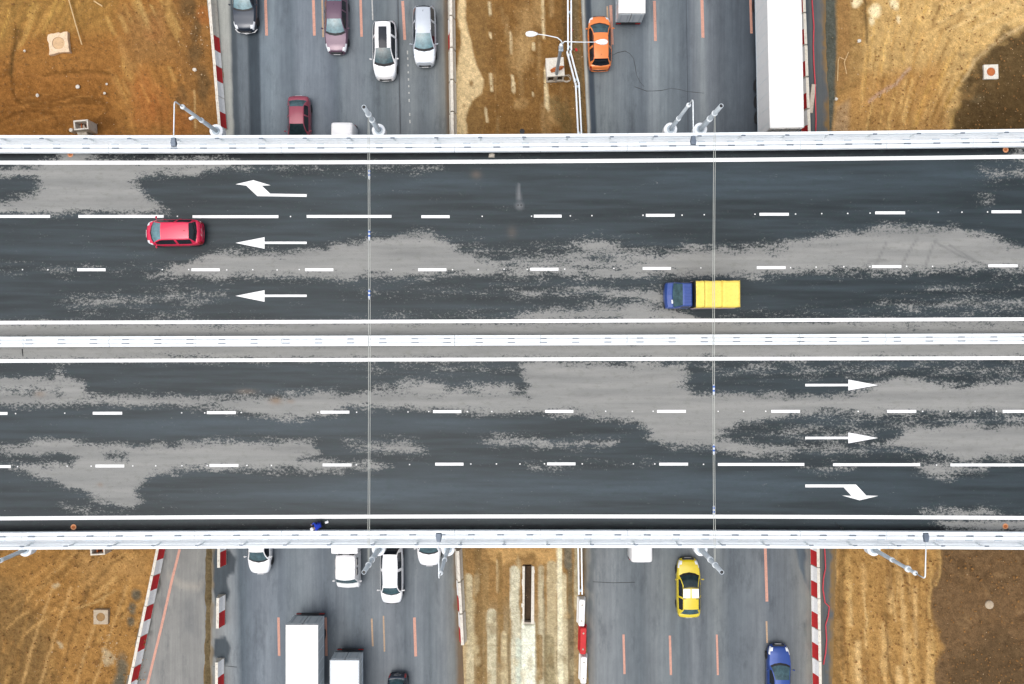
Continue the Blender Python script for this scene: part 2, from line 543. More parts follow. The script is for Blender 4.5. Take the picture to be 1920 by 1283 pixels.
patch([(1505, 876), (1560, 871), (1600, 880), (1540, 886)], .35, 9)
patch([(1720, 871), (1780, 868), (1850, 878), (1770, 896), (1728, 886)], .75, 10)
patch([(1730, 962), (1790, 955), (1860, 956), (1882, 967), (1730, 970)], .55, 9)
patch([(1745, 974), (1990, 974), (1990, 1000), (1790, 996)], .7, 10)
dry = np.clip(dry + (fbm(PX / 90, PY / 30, 31) - .5) * .25, -1, 1)

sheen_shade = np.zeros(PX.shape)  # pale sky sheen and dark edge shade, both painted into the asphalt colour
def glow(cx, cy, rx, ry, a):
    global sheen_shade
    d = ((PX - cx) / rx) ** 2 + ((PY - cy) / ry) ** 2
    sheen_shade = sheen_shade + a * np.exp(-d * 1.6)
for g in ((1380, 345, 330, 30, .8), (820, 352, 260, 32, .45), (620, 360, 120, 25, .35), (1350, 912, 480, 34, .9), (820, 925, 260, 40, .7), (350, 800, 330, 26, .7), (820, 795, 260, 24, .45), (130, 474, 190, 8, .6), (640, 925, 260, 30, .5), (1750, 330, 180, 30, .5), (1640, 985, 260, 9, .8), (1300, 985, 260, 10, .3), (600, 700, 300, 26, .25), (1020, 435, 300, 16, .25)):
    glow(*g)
for yy, a in ((289, -1.2), (989, -1.4)):  # wet gutters, darkened further by painted shade at the barrier feet
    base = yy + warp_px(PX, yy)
    sheen_shade = sheen_shade + a * np.exp(-((PY - base) / 7.5) ** 2)
sheen_shade = sheen_shade + (fbm(PX / 140, PY / 9, 41) - .5) * 1.1
stain = np.zeros(PX.shape)
for cx, cy, rx, ry, a in ((517, 752, 12, 7, .8), (462, 734, 20, 5, .35), (75, 739, 10, 6, .5), (545, 753, 8, 4, .5), (893, 328, 10, 8, .3), (960, 436, 9, 12, .2), (188, 909, 5, 4, .6)):
    stain = np.maximum(stain, a * np.exp(-(((PX - cx) / rx) ** 2 + ((PY - cy) / ry) ** 2) * 1.2))
# pale dried run from a small patch of cement in the top lane
cem = np.clip(1 - dist_line(PX, PY, [(972, 345), (973, 372)]) / np.interp(PY, [340, 372, 392], [2, 7, 9]), 0, 1)
cem = np.maximum(cem, np.clip(1 - np.hypot(PX - 974, PY - 386) / 11, 0, 1))
# skid marks on the pale patch
skid = np.zeros(PX.shape)
for yc_ in (340, 374, 440, 474, 538, 574, 706, 742, 805, 840, 904, 938):
    skid = np.maximum(skid, .3 * np.exp(-((PY - yc_ - warp_px(PX, yc_) - (fbm(PX / 200, PY * 0 + yc_, 77) - .5) * 8) / 7) ** 2) * np.clip(fbm(PX / 70, PY / 12, 78) * 2 - .45, 0, 1))
for l in ([(1640, 500), (1655, 470), (1662, 455)], [(1690, 500), (1705, 470), (1720, 448)], [(1735, 500), (1745, 470), (1755, 450)], [(1755, 455), (1800, 480), (1850, 498)], [(1630, 490), (1660, 488)], [(1780, 460), (1830, 490)]):
    skid = np.maximum(skid, np.clip(1 - dist_line(PX, PY, l) / 3.5, 0, 1) * .5)

am = NT('bridge_asphalt')
d0 = am.attr('dry')
n1 = am.noise(6.0, 9, .84, (0.8, 1.1, 1))
n2 = am.noise(1.1, 6, .68, (0.5, 1.5, 1))
v = am.math('ADD', d0, am.math('MULTIPLY', am.math('SUBTRACT', n1, .5), 6.0))
v = am.math('ADD', v, am.math('MULTIPLY', am.math('SUBTRACT', n2, .5), 2.6))
mask = am.rng(v, -.3, .3, 0, 1, True)
streak = am.noise(1.0, 7, .6, (0.12, 1.9, 1))
fine = am.noise(38, 4, .75)
mid = am.noise(2.6, 6, .7, (.6, 1.3, 1))
sh = am.math('ADD', am.attr('sheen_shade'), am.math('MULTIPLY', am.math('SUBTRACT', streak, .5), 1.3))
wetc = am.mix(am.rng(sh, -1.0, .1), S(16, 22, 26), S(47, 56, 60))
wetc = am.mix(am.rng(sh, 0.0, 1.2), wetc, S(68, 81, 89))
green = am.rng(mid, .5, .66)
wetc = am.mix(am.math('MULTIPLY', green, .35), wetc, S(44, 64, 60))
dryc = am.mix(am.rng(streak, .35, .65), S(138, 139, 136), S(154, 154, 150))
dryc = am.mix(am.rng(mid, .52, .68, 0, .4), dryc, S(116, 118, 108))
speck = am.rng(am.noise(3.4, 9, .8), .655, .69)
speck = am.math('MULTIPLY', speck, .8)
dryc = am.mix(speck, dryc, S(72, 74, 76))
dryc = am.mix(am.attr('skid'), dryc, S(92, 93, 93))
c = am.mix(mask, wetc, dryc)
c = am.mix(am.attr('stain'), c, S(138, 118, 98))
c = am.mix(am.math('MULTIPLY', am.attr('cement'), .6), c, S(140, 142, 144))
c = am.mix(1.0, c, am.mix(am.rng(fine, .25, .75), (.6, .6, .6), (1.4, 1.4, 1.4)), 'MULTIPLY')
am.link(c, am.b.inputs['Base Color'])
am.link(am.rng(mask, 0, 1, .5, .92), am.b.inputs['Roughness'])
am.b.inputs['Specular IOR Level'].default_value = .25
am.bump(am.math('ADD', fine, am.math('MULTIPLY', mask, .2)), .35, .006)

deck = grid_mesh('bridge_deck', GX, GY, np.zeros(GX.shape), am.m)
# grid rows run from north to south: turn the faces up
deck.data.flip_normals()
for nm, a in (('dry', dry), ('sheen_shade', sheen_shade), ('stain', stain), ('cement', cem), ('skid', skid)):
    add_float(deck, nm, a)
set_props(deck, kind='structure')

def ribbon(name, x0, x1, yc, w, z0, z1, material, parent, n=None, y_is_real=False):
    """a bar that follows the bow of the deck, from photo column x0 to x1, centred on row yc, w metres wide"""
    X0, X1 = (x0 - 960) * H / F, (x1 - 960) * H / F
    n = n or max(2, int(abs(X1 - X0) / 2.0) + 1)
    Xs = np.linspace(X0, X1, n)
    if y_is_real:
        Ys = np.full(n, (641.5 - yc) * H / F)
    else:
        Ys = deck_y(Xs, yc)
    vs, fs = [], []
    flat = abs(z1 - z0) < 1e-6
    for X, Y in zip(Xs, Ys):
        if flat:
            vs += [(X, Y - w / 2, z0), (X, Y + w / 2, z0)]
        else:
            vs += [(X, Y - w / 2, z0), (X, Y + w / 2, z0), (X, Y + w / 2, z1), (X, Y - w / 2, z1)]
    k = 2 if flat else 4
    for i in range(n - 1):
        a, b = i * k, (i + 1) * k
        if flat:
            fs.append((a, b, b + 1, a + 1))
        else:
            for j in range(4):
                j2 = (j + 1) % 4
                fs.append((a + j, b + j, b + j2, a + j2))
    if not flat:
        fs += [(0, 1, 2, 3), ((n - 1) * 4 + 3, (n - 1) * 4 + 2, (n - 1) * 4 + 1, (n - 1) * 4)]
    o = mesh_obj(name, vs, fs, material, parent)
    if flat and False: pass
    bm = bmesh.new(); bm.from_mesh(o.data)
    if not flat:
        bmesh.ops.recalc_face_normals(bm, faces=bm.faces)
    else:
        for f in bm.faces:
            if f.normal.z < 0: f.normal_flip()
    bm.to_mesh(o.data); bm.free()
    return o

XL, XR = 960 - XE * F / H, 960 + XE * F / H
for yc, w in ((303, .27), (602.3, .25), (674, .25), (968.5, .27)):
    ribbon('edge_line', XL, XR, yc, w, .004, .004, M['line_paint'], deck)
dashes = [
    [(-281, -120, 406), (-66, 94, 406), (147, 307, 406), (361, 522, 406.5), (575, 734, 406), (790, 843, 406.5), (1001, 1053, 405.5), (1211, 1265, 404), (1424, 1479, 402), (1641, 1697, 399.3), (1859, 1915, 397.3), (2075, 2130, 395)],
    [(-68, -15, 506), (145, 198, 506), (359, 412, 506), (572, 625, 506), (784, 837, 506), (994, 1047, 505), (1205, 1258, 503.5), (1419, 1473, 502), (1635, 1690, 500), (1853, 1908, 498.5), (2070, 2124, 497)],
    [(-254, -200, 777), (-40, 14, 775.5), (174, 229, 775), (388, 442, 774), (601, 655, 773), (812, 865, 772), (1022, 1075, 771.5), (1232, 1286, 771.5), (1446, 1500, 771.5), (1663, 1718, 771.5), (1880, 1935, 771.5)],
    [(-249, -194, 877), (-35, 20, 875), (179, 233, 874), (393, 447, 873), (605, 659, 872), (816, 869, 870.5), (1026, 1079, 870), (1236, 1290, 870.5), (1346, 1508, 871), (1562, 1725, 871.5), (1782, 1945, 872)],
]
for row in dashes:
    for x0, x1, yc in row:
        ribbon('lane_dash', x0, x1, yc, .2, .004, .004, M['line_paint'], deck, 3, True)
studs = MB()
for row in dashes:
    for (a0, a1, ay), (b0, b1, by) in zip(row[:-1], row[1:]):
        gap = b0 - a1
        for t in ((.5,) if gap < 80 else (.08, .37, .68, .95)):
            if random.random() < .3: continue
            p = P(a1 + gap * t + random.uniform(-4, 4), ay + (by - ay) * t + random.uniform(-.4, .4))
            s = MB().box((0, 0, .012), (.085, .085, .024), 0, .01).build('road_stud', M['block_white'], deck)
            s.location = p
arrow_straight = [(1725, 520), (1725, 533), (1488, 533), (1488, 560), (1325, 527), (1488, 495), (1488, 520)]
arrow_merge = [(1725, 253), (1725, 268), (1448, 264), (1385, 205), (1325, 197), (1425, 174), (1522, 203), (1472, 205), (1520, 250)]
def arrow(pts, ox, oy):
    bm = bmesh.new()
    vs = [bm.verts.new(P(ox + x / 3, oy + y / 3, .004)) for x, y in pts]
    f = bm.faces.new(vs)
    bm.normal_update()
    if f.normal.z < 0: f.normal_flip()
    bmesh.ops.triangulate(bm, faces=bm.faces)
    me = bpy.data.meshes.new('lane_arrow'); bm.to_mesh(me); bm.free()
    me.materials.append(M['line_paint'])
    o = bpy.data.objects.new('lane_arrow', me); COL.objects.link(o); o.parent = deck
arrow(arrow_merge, 0, 280)
arrow(arrow_straight, 0, 280)
arrow([(x, y + 298) for x, y in arrow_straight], 0, 280)
r_straight = [(690, 360), (690, 374), (932, 373), (932, 397), (1098, 367), (932, 336), (932, 360)]
arrow(r_straight, 1280, 600)
arrow([(x, y + 297.5) for x, y in r_straight], 1280, 600)
arrow([(690, 926), (975, 926), (1033, 988), (1100, 990), (995, 1015), (898, 988), (950, 990), (905, 942), (690, 942)], 1280, 600)

# slab and girders under the asphalt
def long_prism(name, ya, yb, z0, z1, material, parent=deck):
    n = 25
    Xs = np.linspace(-XE, XE, n)
    A, B = deck_y(Xs, ya), deck_y(Xs, yb)
    vs, fs = [], []
    for X, a, b in zip(Xs, A, B):
        vs += [(X, a, z0), (X, b, z0), (X, b, z1), (X, a, z1)]
    for i in range(n - 1):
        a, b = i * 4, (i + 1) * 4
        for j in range(4):
            j2 = (j + 1) % 4
            fs.append((a + j, b + j, b + j2, a + j2))
    fs += [(0, 1, 2, 3), ((n - 1) * 4 + 3, (n - 1) * 4 + 2, (n - 1) * 4 + 1, (n - 1) * 4)]
    m = MB(); m.add(vs, fs)
    return m.build(name, material, parent)
long_prism('slab', 254, 1022, -.28, -.012, M['concrete_dark'])
for yc in (300, 420, 560, 720, 860, 980):
    long_prism('girder', yc - 8, yc + 8, -1.5, -.285, M['steel_under'])

# piers
for k, px in enumerate((930, 340, 1640)):
    pr = empty('bridge_pier', P(px, 641, Z0), 0.02)
    pr['label'] = ('concrete pier between the two carriageways under the bridge', 'concrete pier under the bridge beside the ramp', 'concrete pier under the bridge beside the dirt track')[k]
    pr['category'] = 'bridge pier'; pr['group'] = 'piers carrying the bridge'
    m = MB().box((0, 0, -Z0 - 1.95), (1.1, 25.0, .85), 0, .06)
    m.build('cap_beam', M['concrete_dark'], pr)
    for yy in (-8.5, 0, 8.5):
        MB().lathe([(.55, -.3), (.55, -Z0 - 2.38)], (0, yy, 0), 18).build('column', M['concrete_dark'], pr, False)

# ------------------------------------------------------------------ edge barriers: walkway, guard rail, hand rail
def edge_assembly(side):
    """side +1 north, -1 south.  row(o): photo row that lies o pixels outside the inner kerb on the deck plane"""
    ik = 290.6 if side > 0 else 988.5
    row = lambda o: ik - side * o
    long_prism('walkway_kerb', row(6.2), row(35), -.01, .13, M['kerb_white'])
    # ---- crash barrier
    g = empty('crash_barrier', (0, float(deck_y(0, row(5))), .13), 0,
              f'long white steel crash barrier on the {"upper edge of the bridge, beside the left-pointing lanes" if side>0 else "lower edge of the bridge, beside the right-pointing lanes"}',
              'crash barrier', 'white crash barriers on the bridge')
    def rel(o, par):
        o.location = Vector((0, 0, 0)) - Vector(par.location)
        return o
    Xs = np.arange(-XE, XE, 6.0)
    for X in Xs:
        a, b = X * F / H + 960 + .4, (X + 6.0) * F / H + 960 - .4
        rel(ribbon('front_beam', a, b, row(3.4), .25, .62, .93, M['rail_white'], g, 4), g)
        rel(ribbon('top_rail', a, b, row(11.2), .2, .88, .95, M['rail_white'], g, 4), g)
    proto = None
    off = 16 if side > 0 else 23
    px = off - 54 * 8
    while px < XR:
        X = (px - 960) * H / F
        if -XE < X < XE:
            Y = float(deck_y(X, row(8.5)))
            if proto is None:
                m = MB()
                m.box((0, 0, .41), (.12, .1, .82), 0)
                m.box((0, 0, .015), (.3, .24, .03))
                m.box((0, side * -.0, .80), (.2, .3, .05))
                proto = m.build('post', M['rail_white'], g)
                m = MB()
                m.box((.02, -side * .045, .85), (.46, .085, .04))
                br1 = m.build('bracket', M['zinc_dark'], g)  # dark bars drawn for the gaps and shadows at each post
                br2 = MB().box((-.03, side * .235, .80), (.5, .07, .04)).build('rear_shade_bar', M['zinc'], g)
                trio = (proto, br1, br2)
            else:
                trio = (share('post', proto, g), share('bracket', br1, g), share('rear_shade_bar', br2, g))
            for o in trio:
                o.location = Vector((X, Y, .13)) - Vector(g.location)
        px += 53.9
    # ---- hand rail on the outer edge
    r = empty('hand_railing', (0, float(deck_y(0, row(32))), .13), 0,
              f'white pedestrian railing along the outer {"upper" if side>0 else "lower"} edge of the bridge',
              'railing', 'railings along the bridge edges')
    Xs = np.arange(-XE, XE, 9.0)
    for X in Xs:
        a, b = X * F / H + 960 + .3, (X + 9.0) * F / H + 960 - .3
        rel(ribbon('top_rail', a, b, row(27.2), .2, 1.06, 1.13, M['rail_white'], r, 5), r)
        rel(ribbon('middle_rail', a, b, row(27.2), .06, .66, .72, M['rail_white'], r, 5), r)
        rel(ribbon('lower_rail', a, b, row(27.2), .06, .3, .36, M['rail_white'], r, 5), r)
    proto = None
    px = (18 if side > 0 else 62) - 80.3 * 6
    while px < XR:
        X = (px - 960) * H / F
        if -XE < X < XE:
            Y = float(deck_y(X, row(27.2)))
            if proto is None:
                m = MB()
                m.box((0, 0, .52), (.09, .1, 1.04))
                m.box((0, 0, .015), (.22, .18, .03))
                proto = m.build('post', M['rail_white'], r)
                m = MB()
                m.box((.02, -side * .13, 1.02), (.28, .08, .05))
                br1 = m.build('bracket', M['zinc_dark'], r)
                pair = (proto, br1)
            else:
                pair = (share('post', proto, r), share('bracket', br1, r))
            for o in pair:
                o.location = Vector((X, Y, .13)) - Vector(r.location)
        px += 80.3
    long_prism('cornice', row(35.1), row(37.2), -.35, .15, M['kerb_white'])
edge_assembly(1)
edge_assembly(-1)

# ---- median barrier
g = empty('crash_barrier', (0, float(deck_y(0, 637.5)), 0), 0, 'long white double-sided steel crash barrier along the middle of the bridge', 'crash barrier', 'white crash barriers on the bridge')
gl = Vector(g.location)
for X in np.arange(-XE, XE, 6.0):
    a, b = X * F / H + 960 + .4, (X + 6.0) * F / H + 960 - .4
    for yc, w, z0, z1, nm in ((631.6, .2, .5, .82, 'side_beam'), (645.2, .2, .5, .82, 'side_beam'), (638.6, .2, .86, .92, 'top_rail')):
        o = ribbon(nm, a, b, yc, w, z0, z1, M['rail_white'], g, 4); o.location = -gl
    for yc in (634.8, 642.3):
        o = ribbon('web_strip', a, b, yc, .09, .7, .74, M['rail_white'], g, 4); o.location = -gl
proto = None
px = 10.0 - 59.3 * 6
while px < XR:
    X = (px - 960) * H / F
    if -XE < X < XE:
        if proto is None:
            m = MB()
            m.box((0, 0, .42), (.12, .12, .84))
            m.box((0, 0, .015), (.3, .3, .03))
            proto = m.build('post', M['rail_white'], g)
            m = MB()
            m.box((0, .13, .8), (.42, .085, .05))
            br1 = m.build('bracket', M['zinc_dark'], g)  # dark bars standing for the shadowed gaps beside the median posts
            m = MB()
            m.box((0, -.13, .8), (.5, .085, .05))
            br2 = m.build('bracket', M['zinc_dark'], g)
            trio = (proto, br1, br2)
        else:
            trio = (share('post', proto, g), share('bracket', br1, g), share('bracket', br2, g))
        for o in trio:
            o.location = Vector((X, float(deck_y(X, 638.6)), 0)) - gl
    px += 59.3

# ------------------------------------------------------------------ poles on the bridge edge
def plinth_and_shaft(t, side, top, r0, r1, bracket=2.35, hollow=False):
    MB().lathe([(.47, -.5), (.47, .05), (.45, .07)], (0, 0, 0), 28).build('plinth', M['kerb_white'], t)
    MB().lathe([(.27, .07), (.27, .12), (.2, .13)], (0, 0, 0), 20).build('base_flange', M['zinc'], t)
    n = 18
    if hollow:
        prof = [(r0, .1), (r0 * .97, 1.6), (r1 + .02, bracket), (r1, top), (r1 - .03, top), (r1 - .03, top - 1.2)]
    else:
        prof = [(r0, .1), (r0 * .97, 1.6), (r1 + .02, bracket), (r1, top)]
    MB().lathe(prof, (0, 0, 0), n).build('shaft', M['pole'], t, True)
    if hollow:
        MB().lathe([(r1 - .031, top - .05), (r1 - .031, top - .04)], (0, 0, 0), 14).build('bore_shade_disc', M['black'], t)  # black disc stands in for the shade inside the open mast top
    MB().lathe([(r1 + .02, bracket - .1), (r1 + .06, bracket - .08), (r1 + .06, bracket + .08), (r1 + .02, bracket + .1)], (0, 0, 0), n).build('collar', M['rail_white'], t)

def street_lamp(px, py, label):
    side = 1 if py < 641 else -1
    t = empty('street_lamp', P(px, py, -.02), 0, label, 'street lamp', 'street lamps along the bridge edges')
    plinth_and_shaft(t, side, 4.95, .145, .105)
    MB().lathe([(.15, 4.9), (.16, 5.0), (.1, 5.06)], (0, 0, 0), 16).build('shaft_cap', M['rail_white'], t, True)
    MB().tube([(0, 0, 5.03), (0, 0, 5.85), (0, -side * .06, 5.98), (0, -side * .2, 6.04), (0, -side * 2.35, 6.12)], [.05, .045, .042, .04, .032], 10).build('arm', M['rail_white'], t, True)
    hd = MB()
    hd.add([(-.13, -side * 2.3, 6.08), (.13, -side * 2.3, 6.08), (.2, -side * 2.62, 6.08), (.17, -side * 2.86, 6.08), (-.17, -side * 2.86, 6.08), (-.2, -side * 2.62, 6.08),
            (-.1, -side * 2.32, 6.2), (.1, -side * 2.32, 6.2), (.16, -side * 2.62, 6.22), (.13, -side * 2.82, 6.18), (-.13, -side * 2.82, 6.18), (-.16, -side * 2.62, 6.22)],
           [(5, 4, 3, 2, 1, 0), (6, 7, 8, 9, 10, 11), (0, 1, 7, 6), (1, 2, 8, 7), (2, 3, 9, 8), (3, 4, 10, 9), (4, 5, 11, 10), (5, 0, 6, 11)])
    hd.build('lamp_head', M['zinc_dark'], t)
    MB().box((0, -side * 2.6, 6.07), (.24, .4, .02)).build('lens', M['lamp'], t)
    return t
def mast(px, py, label):
    t = empty('mast', P(px, py, -.02), 0, label, 'mast', 'masts carrying the span wires')
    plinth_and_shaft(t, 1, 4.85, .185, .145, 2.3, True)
    MB().lathe([(.19, 3.36), (.2, 3.38), (.2, 3.46), (.19, 3.48)], (0, 0, 0), 16).build('wire_clamp', M['rail_white'], t)
    return t
A_ = street_lamp(406, 246, 'white street lamp on the upper bridge edge above the red and white block row')
MB().box((-.28, -.02, 3.0), (.5, .16, .2), .5, .03).build('bracket_box', M['rail_white'], A_)
C_ = street_lamp(1257, 243, 'white street lamp standing close to a hollow mast on the upper bridge edge')
E_ = street_lamp(48, 1031, 'white street lamp on the lower bridge edge above the bare brown slope')
G_ = street_lamp(840, 1030, 'white street lamp on the lower bridge edge beside the white car and the median')
I_ = street_lamp(1638, 1030, 'white street lamp on the lower bridge edge above the tyre-tracked dirt road')
MB().lathe([(.2, 4.1), (.21, 4.12), (.21, 4.24), (.2, 4.26)], (0, 0, 0), 14).build('collar', M['rail_white'], I_)
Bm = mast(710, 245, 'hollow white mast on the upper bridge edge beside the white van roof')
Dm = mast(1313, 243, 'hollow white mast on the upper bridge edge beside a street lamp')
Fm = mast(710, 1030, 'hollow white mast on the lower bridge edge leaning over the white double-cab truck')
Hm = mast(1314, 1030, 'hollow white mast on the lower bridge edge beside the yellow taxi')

def span_wire(xt, label, ins):
    X = xt
    y0, y1 = Bm.location.y + .15, Fm.location.y - .15
    t = empty('span_wire', (X, 0, 3.4), 0, label, 'span wire', 'span wires across the bridge')
    for s in (-.055, .055):
        pts = []
        for k in range(13):
            u = k / 12
            spread = 1.0 if 0.03 < u < .97 else .4
            pts.append((s * spread, y0 + (y1 - y0) * u, -.28 * (1 - (2 * u - 1) ** 2)))
        MB().tube(pts, .017, 6).build('wire', M['wire'], t, True)
    for py in ins:
        zz = 3.15
        d = (H - zz) / F
        y = (641.5 - py) * d
        m = MB()
        m.tube([(0, y + .36, -.24), (0, y + .3, -.24), (0, y + .28, -.24), (0, y - .28, -.24), (0, y - .3, -.24), (0, y - .36, -.24)], [.03, .03, .075, .075, .03, .03], 8)
        i = m.build('insulator', M['insul_w'], t, True)
        for q in (.2, -.06):
            MB().tube([(0, y + q + .06, -.24), (0, y + q - .06, -.24)], .082, 8).build('blue_band', M['insul'], i, True)
span_wire(Bm.location.x, 'pair of thin span wires across the bridge between the arrow lanes and the grey patch', (327, 441, 552))
span_wire((Dm.location.x + Hm.location.x) / 2, 'pair of thin span wires passing over the yellow truck body', (731, 843, 958))
# ================================================================== BELOW THE BRIDGE
GS = (H - Z0) / F       # metres per photo pixel on the motorway level
def lift(c, gain, grey):
    l = c @ np.array([.25, .6, .15])
    return np.clip((c * (1 - grey) + l[..., None] * grey) * gain, .004, .85)
def gx(px): return (px - 960.0) * GS
def gy(py): return (641.5 - py) * GS

def road_shader(name):
    r = NT(name)
    col = r.attr('tone', 'Color')
    st = r.noise(1.0, 6, .65, (3.0, .1, 1))
    mid = r.noise(1.3, 6, .65, (1.2, .5, 1))
    fine = r.noise(34, 4, .75)
    c = r.mix(1.0, col, r.mix(r.rng(st, .3, .7), (.84, .84, .85), (1.15, 1.15, 1.14)), 'MULTIPLY')
    c = r.mix(1.0, c, r.mix(r.rng(mid, .3, .7), (.88, .88, .89), (1.1, 1.1, 1.09)), 'MULTIPLY')
    c = r.mix(1.0, c, r.mix(r.rng(fine, .25, .75), (.8, .8, .8), (1.2, 1.2, 1.2)), 'MULTIPLY')
    oil = r.rng(r.noise(.55, 7, .72, (1.6, .45, 1)),   .54, .72, 0, .55)
    c = r.mix(oil, c, S(66, 72, 78))
    spots = r.rng(r.noise(4.5, 4, .6), .70, .75, 0, .5)
    c = r.mix(spots, c, S(60, 64, 68))
    r.link(c, r.b.inputs['Base Color'])
    r.b.inputs['Roughness'].default_value = .8
    r.b.inputs['Specular IOR Level'].default_value = .3
    r.bump(fine, .3, .006)
    return r.m
road_m = road_shader('road_asphalt')

L_xl = ([-4000, 0, 240, 1030, 1283, 5000], [280, 388, 412, 396, 392, 310])
L_xr = ([-4000, 0, 240, 1030, 1283, 5000], [760, 848, 851, 860, 870, 950])
R_xl = ([-4000, 0, 250, 1030, 1283, 5000], [1000, 1089, 1101, 1092, 1104, 1190])
R_xr = ([-4000, 0, 250, 1030, 1283, 5000], [1465, 1548, 1556, 1566, 1562, 1640])
def tone_of(stops, x):
    xs_ = [s[0] for s in stops]
    out = np.zeros(x.shape + (3,))
    for k in range(3):
        out[..., k] = np.interp(x, xs_, [lin(s[1][k]) / GAIN for s in stops])
    return out
def blend(col, a, rgb):
    a = np.clip(a, 0, 1)[..., None]
    return col * (1 - a) + np.array([lin(v) / GAIN for v in rgb]) * a

road_rows = np.concatenate([np.concatenate([[-40000, -15000], np.linspace(-4000, -80, 14)])[:-1], np.arange(-80, 300, 5.0), np.linspace(300, 985, 12)[1:-1], np.arange(985, 1320, 5.0), np.concatenate([np.linspace(1320, 5000, 14)[1:], [15000, 40000]])])
def road(name, XLf, XRf, ncol, stops, stops_low, extra):
    a = np.linspace(0, 1, ncol)
    PYr = np.repeat(road_rows[:, None], ncol, 1)
    xl = np.interp(PYr, *XLf); xr = np.interp(PYr, *XRf)
    PXr = xl + (xr - xl) * a[None, :]
    # lane-wise tone: columns measured at row 150 (above the bridge) and row 1150 (below)
    xt = PXr - (PYr - 150) * .0215
    xb = PXr - (PYr - 1150) * .0215
    t = tone_of(stops, xt)
    b = tone_of(stops_low, xb)
    w = np.clip((PYr - 500) / 300, 0, 1)[..., None]
    col = t * (1 - w) + b * w
    col = lift(extra(col, PXr, PYr), 1.3, 0) * np.array([.955, 1.0, 1.025])
    o = grid_mesh(name, gx(PXr), gy(PYr), np.full(PXr.shape, Z0), road_m)
    o.data.flip_normals()
    add_color(o, 'tone', col)
    set_props(o, kind='structure')
    return o

def gr(v, b=5, g=2): return (v - 1, v + g, v + b)
def left_extra(c, X, Y):
    n = (fbm(X / 12, Y / 18, 51) - .5)
    # pale concrete shoulder and the dark patched strip beside it
    sh = np.interp(Y, [0, 250, 1030], [432, 440, 412])
    c = blend(c, np.where(Y < 600, np.clip((sh - X) / 5 + n, 0, 1), 0), (148, 147, 140))
    c = blend(c, np.where(Y < 600, np.clip(1 - np.abs(X - sh + 28 - (Y * .02)) / 6 + n, 0, 1), 0) * .35, (80, 80, 78))
    c = blend(c, np.where(Y < 600, np.clip((6 - np.abs(X - sh - 5)) / 3, 0, 1), 0) * .7, (60, 66, 70))
    # below: dark damp blob by the loose block and the brown verge
    for pts in ([(396, 1020), (432, 1030), (446, 1045), (442, 1075), (428, 1085), (432, 1110), (428, 1130), (404, 1140), (396, 1100)], [(400, 1195), (425, 1190), (434, 1215), (428, 1245), (412, 1250), (398, 1230)]):
        c = blend(c, np.clip(sdist_poly(X, Y, pts) / 4 + n * 2, 0, 1), (62, 68, 72))
    c = blend(c, np.where(Y > 985, np.clip((402 - X) / 5 + n * 2.5, 0, 1), 0), (112, 98, 78))
    # dirt along the median blocks
    e = np.interp(Y, *L_xr)
    c = blend(c, np.clip((X - e + 12) / 8 + n * 2, 0, 1) * .9, (98, 78, 58))
    return c
Lroad = road('motorway_carriageway', L_xl, L_xr, 230,
    [(380, (140, 138, 132)), (430, (146, 145, 138)), (437, (70, 76, 80)), (445, (84, 90, 95)), (464, (96, 102, 106)), (469, (52, 60, 66)), (486, (56, 63, 69)), (490, (100, 108, 114)), (515, (112, 120, 125)), (532, (96, 103, 109)), (548, (88, 95, 101)), (565, (110, 116, 122)), (600, (106, 112, 118)), (622, (94, 100, 107)), (632, (88, 95, 101)), (645, (106, 112, 116)), (665, (110, 115, 119)), (690, (104, 110, 114)), (705, (90, 96, 100)), (720, (92, 98, 101)), (745, (106, 110, 112)), (749, (84, 88, 92)), (752, (108, 112, 114)), (775, (112, 116, 117)), (795, (94, 99, 102)), (815, (108, 112, 113)), (832, (108, 108, 104)), (838, (98, 82, 64)), (860, (90, 70, 50))],
    [(380, (120, 116, 108)), (420, (126, 127, 126)), (440, (118, 122, 124)), (452, (78, 86, 92)), (475, (100, 106, 112)), (500, (112, 117, 122)), (530, (96, 102, 108)), (555, (110, 116, 120)), (580, (112, 117, 121)), (610, (92, 98, 104)), (640, (106, 111, 115)), (670, (92, 98, 103)), (700, (108, 112, 115)), (730, (110, 113, 116)), (760, (94, 99, 103)), (785, (108, 112, 115)), (805, (96, 101, 104)), (830, (110, 113, 114)), (850, (106, 106, 102)), (858, (98, 84, 68)), (880, (90, 72, 52))], left_extra)

